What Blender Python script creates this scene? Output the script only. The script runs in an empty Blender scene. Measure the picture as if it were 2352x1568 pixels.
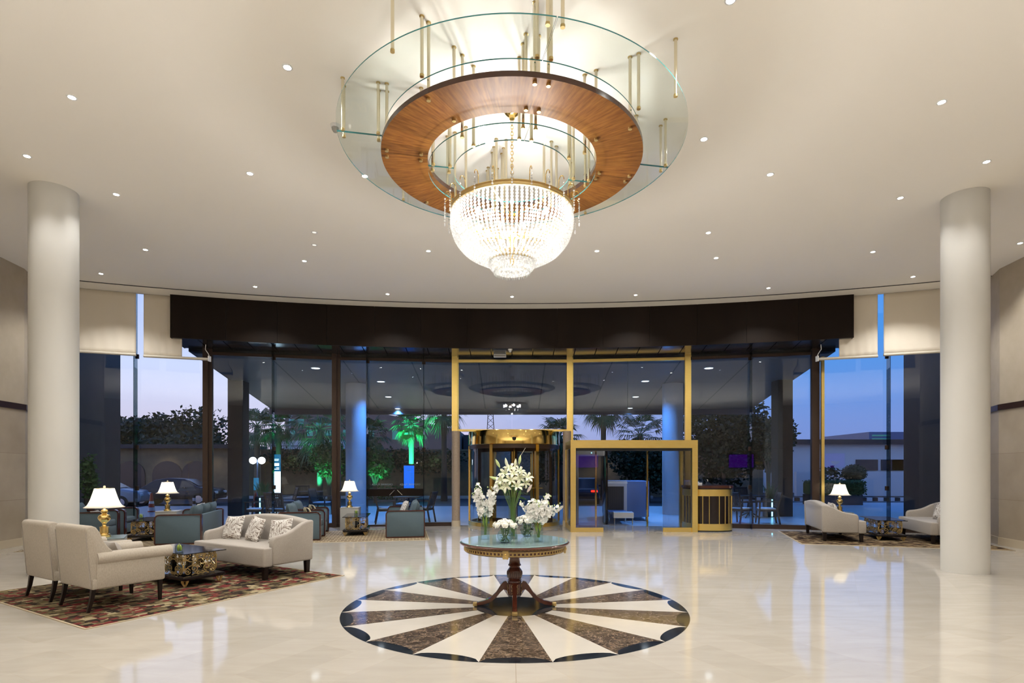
import bpy, bmesh, math, random
from mathutils import Vector, Matrix
RND = random.Random(11)
S = bpy.context.scene
COL = S.collection
PI = math.pi
rad = math.radians
F = 1290.0          # focal length in pixels of the 2352 wide frame
EYE = 1.55

# ---------------------------------------------------------------- materials
def nodes(name):
    m = bpy.data.materials.new(name); m.use_nodes = True
    nt = m.node_tree; nt.nodes.clear()
    out = nt.nodes.new('ShaderNodeOutputMaterial')
    return m, nt, out
def N(nt, kind, **kw):
    n = nt.nodes.new('ShaderNode' + kind)
    for k, v in kw.items():
        if k in n.inputs.keys() if isinstance(k, str) else False:
            n.inputs[k].default_value = v
        else:
            setattr(n, k, v)
    return n
def L(nt, a, ao, b, bi): nt.links.new(a.outputs[ao], b.inputs[bi])
def c4(c): return (c[0], c[1], c[2], 1.0)
def pm(name, col, rough=.5, metal=0., spec=.5, emit=None, es=0., coat=0., sheen=0., bump=None, var=None):
    """Principled; bump=(scale, strength); var=(scale, colour2, amount, stretch)"""
    m, nt, out = nodes(name)
    p = N(nt, 'BsdfPrincipled')
    p.inputs['Base Color'].default_value = c4(col)
    p.inputs['Roughness'].default_value = rough
    p.inputs['Metallic'].default_value = metal
    p.inputs['Specular IOR Level'].default_value = spec
    p.inputs['Coat Weight'].default_value = coat
    p.inputs['Sheen Weight'].default_value = sheen
    if emit:
        p.inputs['Emission Color'].default_value = c4(emit); p.inputs['Emission Strength'].default_value = es
    L(nt, p, 0, out, 0)
    if bump or var:
        tc = N(nt, 'TexCoord')
    if var:
        mp = N(nt, 'Mapping'); mp.inputs['Scale'].default_value = var[3] if len(var) > 3 else (1, 1, 1)
        L(nt, tc, 'Object', mp, 0)
        ns = N(nt, 'TexNoise'); ns.inputs['Scale'].default_value = var[0]; ns.inputs['Detail'].default_value = 5
        L(nt, mp, 0, ns, 'Vector')
        cr = N(nt, 'ValToRGB'); cr.color_ramp.elements[0].position = .5 - var[2] / 2; cr.color_ramp.elements[1].position = .5 + var[2] / 2
        cr.color_ramp.elements[0].color = c4(col); cr.color_ramp.elements[1].color = c4(var[1])
        L(nt, ns, 'Fac', cr, 0); L(nt, cr, 0, p, 'Base Color')
    if bump:
        nb = N(nt, 'TexNoise'); nb.inputs['Scale'].default_value = bump[0]; nb.inputs['Detail'].default_value = 3
        L(nt, tc, 'Object', nb, 'Vector')
        b = N(nt, 'Bump'); b.inputs['Strength'].default_value = bump[1]; b.inputs['Distance'].default_value = .01
        L(nt, nb, 'Fac', b, 'Height'); L(nt, b, 0, p, 'Normal')
    return m
def emis(name, col, s):
    m, nt, out = nodes(name); e = N(nt, 'Emission'); e.inputs[0].default_value = c4(col); e.inputs[1].default_value = s
    L(nt, e, 0, out, 0); return m
def glass(name, tint, ior=1.45, rough=0.0):
    """thin clear sheet: Fresnel mirror over a tinted see-through layer, equal from both sides"""
    m, nt, out = nodes(name)
    t = N(nt, 'BsdfTransparent'); t.inputs[0].default_value = c4(tint)
    g = N(nt, 'BsdfGlossy'); g.inputs['Roughness'].default_value = rough
    geo = N(nt, 'NewGeometry'); iv = N(nt, 'Math', operation='MULTIPLY_ADD'); iv.inputs[1].default_value = 1 / ior - ior; iv.inputs[2].default_value = ior
    f = N(nt, 'Fresnel'); mx = N(nt, 'MixShader')
    L(nt, geo, 'Backfacing', iv, 0); L(nt, iv, 0, f, 'IOR'); L(nt, f, 0, mx, 0); L(nt, t, 0, mx, 1); L(nt, g, 0, mx, 2); L(nt, mx, 0, out, 0)
    return m

M = {}
def setup_materials():
    # polished marble floor, slab joints run diagonally
    m, nt, out = nodes('marble floor')
    p = N(nt, 'BsdfPrincipled'); p.inputs['Roughness'].default_value = .065; p.inputs['Specular IOR Level'].default_value = .5
    tc = N(nt, 'TexCoord'); mp = N(nt, 'Mapping'); mp.inputs['Rotation'].default_value = (0, 0, rad(-60))
    sb = N(nt, 'VectorMath', operation='SUBTRACT'); sb.inputs[1].default_value = (.03, 6.43, 0); ab = N(nt, 'VectorMath', operation='ABSOLUTE'); L(nt, tc, 'Object', sb, 0); L(nt, sb, 0, ab, 0); L(nt, ab, 0, mp, 0)
    sx = N(nt, 'SeparateXYZ'); L(nt, ab, 0, sx, 0); mn = N(nt, 'Math', operation='MINIMUM'); L(nt, sx, 'X', mn, 0); L(nt, sx, 'Y', mn, 1); lt = N(nt, 'Math', operation='LESS_THAN'); lt.inputs[1].default_value = .0025; L(nt, mn, 0, lt, 0)
    br = N(nt, 'TexBrick'); br.offset = .5
    for k, v in (('Scale', 1.0), ('Mortar Size', .0016), ('Brick Width', .84), ('Row Height', .38), ('Bias', 0.0), ('Mortar Smooth', .3)):
        br.inputs[k].default_value = v
    br.inputs['Color1'].default_value = (.465, .428, .375, 1); br.inputs['Color2'].default_value = (.505, .466, .412, 1); br.inputs['Mortar'].default_value = (.47, .41, .335, 1)
    L(nt, mp, 0, br, 'Vector')
    ns = N(nt, 'TexNoise'); ns.inputs['Scale'].default_value = 1.6; ns.inputs['Detail'].default_value = 8; ns.inputs['Distortion'].default_value = .9
    mp2 = N(nt, 'Mapping'); mp2.inputs['Scale'].default_value = (1, 4, 1); mp2.inputs['Rotation'].default_value = (0, 0, rad(12)); L(nt, tc, 'Object', mp2, 0); L(nt, mp2, 0, ns, 'Vector')
    mx = N(nt, 'Mix', data_type='RGBA', blend_type='MULTIPLY'); mx.inputs[0].default_value = 1
    cr = N(nt, 'ValToRGB'); cr.color_ramp.elements[0].position = .3; cr.color_ramp.elements[0].color = (.9, .89, .87, 1); cr.color_ramp.elements[1].position = .7; cr.color_ramp.elements[1].color = (1, 1, 1, 1)
    L(nt, ns, 'Fac', cr, 0); L(nt, br, 'Color', mx, 6); L(nt, cr, 0, mx, 7); m9 = N(nt, 'Mix', data_type='RGBA'); m9.inputs[7].default_value = (.33, .28, .22, 1); L(nt, lt, 0, m9, 0); L(nt, mx, 2, m9, 6); L(nt, m9, 2, p, 'Base Color')
    L(nt, p, 0, out, 0); M['floor'] = m
    M['cream_marble'] = pm('cream marble inlay', (.54, .50, .435), .1, var=(3, (.60, .555, .49), .5))
    # brown emperador marble
    m, nt, out = nodes('brown marble'); p = N(nt, 'BsdfPrincipled'); p.inputs['Roughness'].default_value = .1
    tc = N(nt, 'TexCoord'); n1 = N(nt, 'TexNoise'); n1.inputs['Scale'].default_value = 16; n1.inputs['Detail'].default_value = 12; n1.inputs['Distortion'].default_value = 1.6
    L(nt, tc, 'Object', n1, 'Vector'); cr = N(nt, 'ValToRGB'); e = cr.color_ramp.elements
    e[0].position = .36; e[0].color = (.032, .021, .014, 1); e[1].position = .7; e[1].color = (.19, .135, .092, 1)
    L(nt, n1, 'Fac', cr, 0)
    v = N(nt, 'TexVoronoi', feature='DISTANCE_TO_EDGE'); v.inputs['Scale'].default_value = 7
    n2 = N(nt, 'TexNoise'); n2.inputs['Scale'].default_value = 5; n2.inputs['Detail'].default_value = 6; L(nt, tc, 'Object', n2, 'Vector')
    ad = N(nt, 'VectorMath', operation='MULTIPLY_ADD'); ad.inputs[1].default_value = (.5, .5, .5); L(nt, n2, 'Color', ad, 0); L(nt, tc, 'Object', ad, 2); L(nt, ad, 0, v, 'Vector')
    c2 = N(nt, 'ValToRGB'); e = c2.color_ramp.elements; e[0].position = 0; e[0].color = (.38, .31, .24, 1); e[1].position = .022; e[1].color = (0, 0, 0, 1); L(nt, v, 'Distance', c2, 0)
    mx = N(nt, 'Mix', data_type='RGBA', blend_type='ADD'); mx.inputs[0].default_value = .55; L(nt, cr, 0, mx, 6); L(nt, c2, 0, mx, 7); L(nt, mx, 2, p, 'Base Color'); L(nt, p, 0, out, 0)
    M['brown_marble'] = m
    M['black_marble'] = pm('black marble', (.007, .009, .013), .07, var=(6, (.02, .024, .03), .3))
    M['ceiling'] = pm('ceiling plaster', (.94, .895, .815), .75)
    M['column'] = pm('column plaster', (.63, .62, .585), .45)
    # side walls: plaster above, stone slabs below
    m, nt, out = nodes('wall stone'); p = N(nt, 'BsdfPrincipled'); p.inputs['Roughness'].default_value = .45
    tc = N(nt, 'TexCoord'); br = N(nt, 'TexBrick'); br.offset = 0
    mp = N(nt, 'Mapping'); mp.inputs['Rotation'].default_value = (rad(90), 0, rad(90)); L(nt, tc, 'Object', mp, 0); L(nt, mp, 0, br, 'Vector')
    for k, v in (('Scale', 1.0), ('Mortar Size', .006), ('Brick Width', .95), ('Row Height', 1.0)): br.inputs[k].default_value = v
    br.inputs['Color1'].default_value = (.40, .335, .255, 1); br.inputs['Color2'].default_value = (.445, .38, .295, 1); br.inputs['Mortar'].default_value = (.33, .27, .20, 1)
    ns = N(nt, 'TexNoise'); ns.inputs['Scale'].default_value = 2.2; ns.inputs['Detail'].default_value = 9; L(nt, tc, 'Object', ns, 'Vector')
    cr = N(nt, 'ValToRGB'); cr.color_ramp.elements[0].position = .3; cr.color_ramp.elements[0].color = (.82, .8, .77, 1); cr.color_ramp.elements[1].position = .75
    mx = N(nt, 'Mix', data_type='RGBA', blend_type='MULTIPLY'); mx.inputs[0].default_value = 1; L(nt, ns, 'Fac', cr, 0); L(nt, br, 'Color', mx, 6); L(nt, cr, 0, mx, 7); L(nt, mx, 2, p, 'Base Color'); L(nt, p, 0, out, 0)
    M['wall_stone'] = m
    M['wall_plaster'] = pm('wall wallpaper', (.42, .355, .265), .8, var=(5, (.465, .40, .31), .5))
    M['base_stone'] = pm('base stone', (.52, .44, .32), .3)
    M['bronze'] = pm('dark bronze cladding', (.0105, .0062, .0045), .5, .0, .14, var=(2.0, (.015, .009, .006), .4, (1, 1, .3)))
    M['bronze_frame'] = pm('bronze window frame', (.050, .030, .022), .35, .4)
    M['soffit'] = pm('soffit panel', (.02, .018, .018), .16, .0, .6)
    M['black'] = pm('black', (.006, .006, .007), .5)
    M['brass'] = pm('polished brass', (.92, .66, .22), .10, 1.0)
    M['brass_brushed'] = pm('brushed brass', (.93, .68, .20), .28, 1.0, var=(30, (.97, .75, .28), .5, (.2, .2, 3)))
    M['gold'] = pm('gold lamp brass', (.85, .62, .24), .14, 1.0)
    M['gold_satin'] = pm('satin gold', (.62, .46, .20), .34, .85)
    M['pale_gold'] = pm('pale gold rod', (.84, .78, .60), .2, .95)
    M['chrome'] = pm('chrome', (.75, .75, .75), .12, 1.0)
    M['granite'] = pm('granite', (.42, .33, .25), .35, var=(120, (.24, .19, .15), .25))
    M['teal'] = pm('teal fabric', (.068, .104, .128), .9, sheen=.05, bump=(260, .25), var=(160, (.095, .138, .163), .5))
    M['teal_cushion'] = pm('teal cushion', (.08, .122, .147), .9, sheen=.05, bump=(200, .2))
    M['greige'] = pm('greige linen', (.37, .325, .265), .92, sheen=.1, bump=(240, .3), var=(120, (.48, .425, .355), .5, (1, 1, .35)))
    M['greige_velvet'] = pm('greige velvet', (.325, .288, .252), .8, sheen=.25, bump=(150, .12), var=(60, (.37, .333, .292), .5))
    M['dark_leg'] = pm('dark leg wood', (.010, .005, .004), .4, spec=.3)
    M['redwood'] = pm('mahogany frame', (.055, .014, .009), .22, coat=.5)
    M['mahogany'] = pm('mahogany table', (.105, .028, .014), .2, coat=.6, var=(14, (.06, .014, .008), .5, (1, 1, .2)))
    M['black_lacquer'] = pm('black lacquer', (.012, .009, .011), .1)
    M['smoked'] = glass('smoked glass top', (.10, .10, .13), 1.6)
    M['lamp_finial'] = pm('finial', (.85, .75, .5), .2, .5)
    M['grey_box'] = pm('grey lacquer box', (.36, .355, .33), .35)
    M['grey_dark'] = pm('dark ornament', (.03, .03, .03), .4)
    M['teal_top'] = pm('grey glass table top', (.23, .29, .30), .12)
    M['clear'] = glass('clear vase glass', (.88, .93, .925), 1.5)
    M['aqua_glass'] = pm('sea green glass top', (.245, .355, .36), .05, spec=.6)
    M['ring_glass'] = glass('ring glass', (.94, .968, .958), 1.3)
    M['ring_edge'] = pm('glass edge', (.05, .22, .22), .1)
    M['pane'] = glass('window pane', (.89, .93, .96), 1.52)
    M['pane_clear'] = glass('clear door pane', (.95, .97, .98), 1.35)
    M['pane_grey'] = glass('grey sliding pane', (.78, .79, .80), 1.6)
    M['fin'] = glass('glass fin', (.42, .50, .52), 1.5)
    M['fin_edge'] = pm('fin edge', (.03, .07, .075), .15)
    M['blind'] = pm('blind fabric', (.78, .71, .60), .9, bump=(60, .05))
    M['blind_rail'] = pm('blind rail', (.62, .57, .48), .4)
    M['rail_wood'] = pm('dado rail wood', (.03, .014, .010), .3)
    M['dark_paint'] = pm('dark car paint', (.03, .035, .045), .25, .3)
    M['white'] = pm('white plastic', (.75, .75, .74), .4)
    M['orchid'] = pm('white petal', (.94, .94, .91), .6)
    M['rose'] = pm('white rose', (.88, .86, .78), .65)
    M['lily'] = pm('lily petal', (.80, .84, .58), .55, var=(18, (.88, .88, .74), .4))
    M['bud'] = pm('lily bud', (.55, .66, .30), .5)
    M['pink'] = pm('pale pink bud', (.80, .66, .62), .5)
    M['stem'] = pm('green stem', (.16, .27, .07), .5)
    M['leaf'] = pm('leaf green', (.035, .11, .035), .5)
    M['lime'] = pm('lime leaf', (.42, .52, .08), .5)
    M['stamen'] = pm('stamen', (.25, .10, .03), .6)
    # bead crystal
    m, nt, out = nodes('crystal'); t = N(nt, 'BsdfTranslucent'); t.inputs[0].default_value = (.88, .88, .87, 1); g = N(nt, 'BsdfGlossy'); g.inputs['Roughness'].default_value = .08
    d = N(nt, 'BsdfTransparent'); d.inputs[0].default_value = (.95, .95, .95, 1)
    mx = N(nt, 'MixShader'); mx.inputs[0].default_value = .10; L(nt, t, 0, mx, 1); L(nt, g, 0, mx, 2)
    m2 = N(nt, 'MixShader'); m2.inputs[0].default_value = .12; L(nt, mx, 0, m2, 1); L(nt, d, 0, m2, 2); L(nt, m2, 0, out, 0)
    M['crystal'] = m
    M['bulb'] = emis('lit bulb', (1, .95, .86), 45)
    M['lens'] = emis('downlight lens', (1, .95, .87), 70)
    M['lens_dim'] = emis('dim downlight lens', (1, .93, .82), 1.0)
    M['canopy_lens'] = emis('canopy downlight', (.9, .96, 1), 6)
    # lamp shade: pale fabric, lit from the bulb inside
    m, nt, out = nodes('lamp shade'); t = N(nt, 'BsdfTranslucent'); t.inputs[0].default_value = (.9, .84, .72, 1); d = N(nt, 'BsdfDiffuse'); d.inputs[0].default_value = (.82, .78, .7, 1)
    mx = N(nt, 'MixShader'); mx.inputs[0].default_value = .4; L(nt, t, 0, mx, 1); L(nt, d, 0, mx, 2); L(nt, mx, 0, out, 0); M['shade'] = m
    # patterned cushion: short brush strokes, upright in some patches and level in others
    m, nt, out = nodes('patterned cushion'); p = N(nt, 'BsdfPrincipled'); p.inputs['Roughness'].default_value = .85
    tc = N(nt, 'TexCoord'); ns = []
    for sc in ((105, 105, 15), (15, 15, 105)):
        mp = N(nt, 'Mapping'); mp.inputs['Scale'].default_value = sc; L(nt, tc, 'Object', mp, 0); n1 = N(nt, 'TexNoise'); n1.inputs['Scale'].default_value = 1; n1.inputs['Detail'].default_value = 1; L(nt, mp, 0, n1, 'Vector'); ns.append(n1)
    v = N(nt, 'TexVoronoi', distance='CHEBYCHEV'); v.inputs['Scale'].default_value = 13; L(nt, tc, 'Object', v, 'Vector'); sp = N(nt, 'SeparateColor'); L(nt, v, 'Color', sp, 0)
    gt = N(nt, 'Math', operation='GREATER_THAN'); gt.inputs[1].default_value = .5; L(nt, sp, 0, gt, 0)
    mx = N(nt, 'Mix', data_type='FLOAT'); L(nt, gt, 0, mx, 0); L(nt, ns[0], 'Fac', mx, 2); L(nt, ns[1], 'Fac', mx, 3)
    cr = N(nt, 'ValToRGB'); e = cr.color_ramp.elements; e[0].position = .40; e[0].color = (.17, .125, .095, 1); e[1].position = .50; e[1].color = (.74, .71, .67, 1)
    L(nt, mx, 0, cr, 0); L(nt, cr, 0, p, 'Base Color'); L(nt, p, 0, out, 0); M['pattern'] = m
    # striped cushion
    m, nt, out = nodes('striped cushion'); p = N(nt, 'BsdfPrincipled'); p.inputs['Roughness'].default_value = .85
    tc = N(nt, 'TexCoord'); w = N(nt, 'TexWave'); w.inputs['Scale'].default_value = 6; w.inputs['Distortion'].default_value = 1.0; L(nt, tc, 'Object', w, 'Vector')
    cr = N(nt, 'ValToRGB'); cr.color_ramp.interpolation = 'CONSTANT'; e = cr.color_ramp.elements; e[0].color = (.02, .02, .025, 1); e[1].position = .45; e[1].color = (.62, .54, .33, 1)
    L(nt, w, 'Fac', cr, 0); L(nt, cr, 0, p, 'Base Color'); L(nt, p, 0, out, 0); M['striped'] = m
    # rugs
    def patch(name, cols, sx, sy, ang, seed):
        m, nt, out = nodes(name); p = N(nt, 'BsdfPrincipled'); p.inputs['Roughness'].default_value = .95; p.inputs['Specular IOR Level'].default_value = .1
        tc = N(nt, 'TexCoord'); n1 = N(nt, 'TexNoise'); n1.inputs['Scale'].default_value = 10; L(nt, tc, 'Object', n1, 'Vector')
        ad = N(nt, 'VectorMath', operation='MULTIPLY_ADD'); ad.inputs[1].default_value = (.03, .03, 0); L(nt, n1, 'Color', ad, 0); L(nt, tc, 'Object', ad, 2)
        mp = N(nt, 'Mapping'); mp.inputs['Rotation'].default_value = (0, 0, rad(ang)); mp.inputs['Scale'].default_value = (sx, sy, .001); L(nt, ad, 0, mp, 0)
        v = N(nt, 'TexVoronoi', distance='CHEBYCHEV'); v.inputs['Scale'].default_value = 1; v.inputs['Randomness'].default_value = .75; L(nt, mp, 0, v, 'Vector')
        sp = N(nt, 'SeparateColor'); L(nt, v, 'Color', sp, 0)
        cr = N(nt, 'ValToRGB'); cr.color_ramp.interpolation = 'CONSTANT'; e = cr.color_ramp.elements
        e[0].color = c4(cols[0]); e[1].position = 1 / len(cols); e[1].color = c4(cols[1])
        for i, c in enumerate(cols[2:]):
            x = e.new((i + 2) / len(cols)); x.color = c4(c)
        L(nt, sp, 0, cr, 0)
        n3 = N(nt, 'TexNoise'); n3.inputs['Scale'].default_value = 220; L(nt, tc, 'Object', n3, 'Vector')
        mx = N(nt, 'Mix', data_type='RGBA', blend_type='OVERLAY'); mx.inputs[0].default_value = .55; L(nt, cr, 0, mx, 6); L(nt, n3, 'Color', mx, 7); L(nt, mx, 2, p, 'Base Color')
        b = N(nt, 'Bump'); b.inputs['Strength'].default_value = .4; b.inputs['Distance'].default_value = .004; L(nt, n3, 'Fac', b, 'Height'); L(nt, b, 0, p, 'Normal')
        L(nt, p, 0, out, 0); return m
    M['rug_patch'] = patch('patchwork rug', [(.135, .105, .05), (.02, .013, .010), (.165, .13, .07), (.13, .02, .02), (.065, .045, .024), (.29, .235, .14), (.03, .02, .014), (.10, .075, .04), (.13, .03, .026)], 12.5, 14.5, 0, 1)
    M['rug_brown'] = patch('brown speckled rug', [(.14, .095, .05), (.02, .012, .008), (.22, .15, .08), (.06, .036, .02), (.28, .21, .12), (.035, .02, .012)], 9, 16, 35, 2)
    m, nt, out = nodes('lattice rug'); p = N(nt, 'BsdfPrincipled'); p.inputs['Roughness'].default_value = .95
    tc = N(nt, 'TexCoord'); br = N(nt, 'TexBrick'); br.offset = .5; L(nt, tc, 'Object', br, 'Vector')
    for k, v in (('Scale', 1.0), ('Mortar Size', .016), ('Brick Width', .15), ('Row Height', .13), ('Mortar Smooth', .2)): br.inputs[k].default_value = v
    br.inputs['Color1'].default_value = (.10, .062, .032, 1); br.inputs['Color2'].default_value = (.22, .155, .085, 1); br.inputs['Mortar'].default_value = (.40, .32, .20, 1)
    L(nt, br, 'Color', p, 'Base Color'); L(nt, p, 0, out, 0); M['rug_lattice'] = m
    M['rug_border'] = pm('rug binding', (.42, .35, .24), .95)
    # honey wood with radial grain
    m, nt, out = nodes('honey veneer'); p = N(nt, 'BsdfPrincipled'); p.inputs['Roughness'].default_value = .45; p.inputs['Specular IOR Level'].default_value = .18
    tc = N(nt, 'TexCoord'); sx = N(nt, 'SeparateXYZ'); L(nt, tc, 'Object', sx, 0)
    at = N(nt, 'Math', operation='ARCTAN2'); L(nt, sx, 'Y', at, 0); L(nt, sx, 'X', at, 1)
    ln = N(nt, 'VectorMath', operation='LENGTH'); L(nt, tc, 'Object', ln, 0)
    k1 = N(nt, 'Math', operation='MULTIPLY'); k1.inputs[1].default_value = 36 / (2 * PI); L(nt, at, 0, k1, 0)
    fl = N(nt, 'Math', operation='FLOOR'); L(nt, k1, 0, fl, 0)
    wn = N(nt, 'TexWhiteNoise', noise_dimensions='1D'); L(nt, fl, 0, wn, 'W')
    cb = N(nt, 'CombineXYZ'); a2 = N(nt, 'Math', operation='MULTIPLY'); a2.inputs[1].default_value = 22; L(nt, at, 0, a2, 0); L(nt, a2, 0, cb, 'X')
    l2 = N(nt, 'Math', operation='MULTIPLY'); l2.inputs[1].default_value = 2.2; L(nt, ln, 'Value', l2, 0); L(nt, l2, 0, cb, 'Y'); L(nt, wn, 'Value', cb, 'Z')
    n1 = N(nt, 'TexNoise'); n1.inputs['Scale'].default_value = 2.4; n1.inputs['Detail'].default_value = 7; L(nt, cb, 0, n1, 'Vector')
    cr = N(nt, 'ValToRGB'); e = cr.color_ramp.elements; e[0].position = .3; e[0].color = (.13, .042, .008, 1); e[1].position = .72; e[1].color = (.245, .105, .022, 1); L(nt, n1, 'Fac', cr, 0)
    hs = N(nt, 'HueSaturation'); mr = N(nt, 'MapRange'); mr.inputs['To Min'].default_value = .82; mr.inputs['To Max'].default_value = 1.12; L(nt, wn, 'Value', mr, 0); L(nt, mr, 0, hs, 'Value'); L(nt, cr, 0, hs, 'Color'); L(nt, hs, 0, p, 'Base Color')
    L(nt, p, 0, out, 0); M['honey'] = m
    M['wood_edge'] = pm('dark wood edge', (.055, .018, .010), .25, coat=.3)
    # exterior
    M['patio'] = pm('patio paving', (.50, .50, .51), .28, var=(1.2, (.56, .56, .57), .5))
    M['asphalt'] = pm('asphalt', (.055, .057, .062), .6)
    M['paving'] = pm('pale forecourt paving', (.70, .70, .72), .6)
    M['canopy'] = pm('canopy panel', (.14, .12, .10), .5)
    M['canopy_edge'] = pm('canopy edge', (.10, .10, .105), .5)
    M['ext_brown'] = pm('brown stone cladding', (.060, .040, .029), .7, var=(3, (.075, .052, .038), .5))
    M['ext_column'] = pm('rough render column', (.40, .41, .43), .8, bump=(40, .6))
    M['ochre'] = pm('ochre boundary wall', (.26, .20, .12), .9, var=(3, (.18, .14, .085), .6), bump=(20, .4))
    M['white_wall'] = pm('white rendered wall', (.72, .72, .73), .8)
    M['far_wall'] = pm('far facade', (.24, .18, .15), .8)
    M['far_dark'] = pm('far dark facade', (.05, .05, .055), .8)
    M['far_win'] = emis('lit far window', (.10, .42, .50), .4)
    M['dark_win'] = pm('dark window', (.015, .02, .03), .15)
    M['palm'] = pm('palm frond', (.035, .13, .045), .5)
    M['palm_trunk'] = pm('palm trunk', (.10, .085, .06), .9, bump=(30, .6))
    M['dark_leaves'] = pm('dark tree leaves', (.018, .045, .015), .6)
    M['bush_leaves'] = pm('bush leaves', (.06, .14, .03), .6)
    M['hedge'] = pm('hedge leaves', (.09, .14, .03), .7)
    M['outdoor_wood'] = pm('outdoor chair wood', (.045, .026, .018), .5)
    M['pad'] = pm('chair pad', (.42, .43, .47), .9)
    M['globe'] = emis('lit globe', (.95, 1, .98), 9)
    M['totem_white'] = emis('lit totem panel', (.62, .86, 1), 3.2)
    M['totem_teal'] = emis('totem header', (.015, .17, .34), 1.0)
    M['screen_blue'] = emis('blue screen', (.006, .14, .80), 1.25)
    M['led'] = emis('cyan led strip', (.25, .75, 1), 5)
    M['led_blue'] = emis('blue led tube', (.12, .45, 1), 3)
    M['car_paint'] = pm('silver car paint', (.45, .48, .52), .25, .3)
    M['rubber'] = pm('rubber', (.012, .012, .013), .7)
    M['cone_red'] = pm('cone orange', (.55, .07, .025), .5)
    M['reflect_white'] = pm('reflective white', (.8, .8, .82), .4)
    M['scan_grey'] = pm('scanner grey', (.42, .42, .45), .4)
    M['scan_blue'] = pm('scanner blue', (.10, .16, .32), .4)
    M['strip'] = pm('rubber strip', (.03, .03, .035), .5)
    M['light_red'] = emis('red tail light', (1, .02, .01), 4)
    M['etched'] = pm('etched lettering', (.62, .66, .66), .6)
    M['podium_wood'] = pm('podium wood', (.009, .004, .0035), .2, coat=.15)
    M['shelf_wood'] = pm('dark reception wood', (.05, .025, .015), .3)
    M['purple'] = emis('purple screen', (.16, .01, .55), 1.6)

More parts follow.
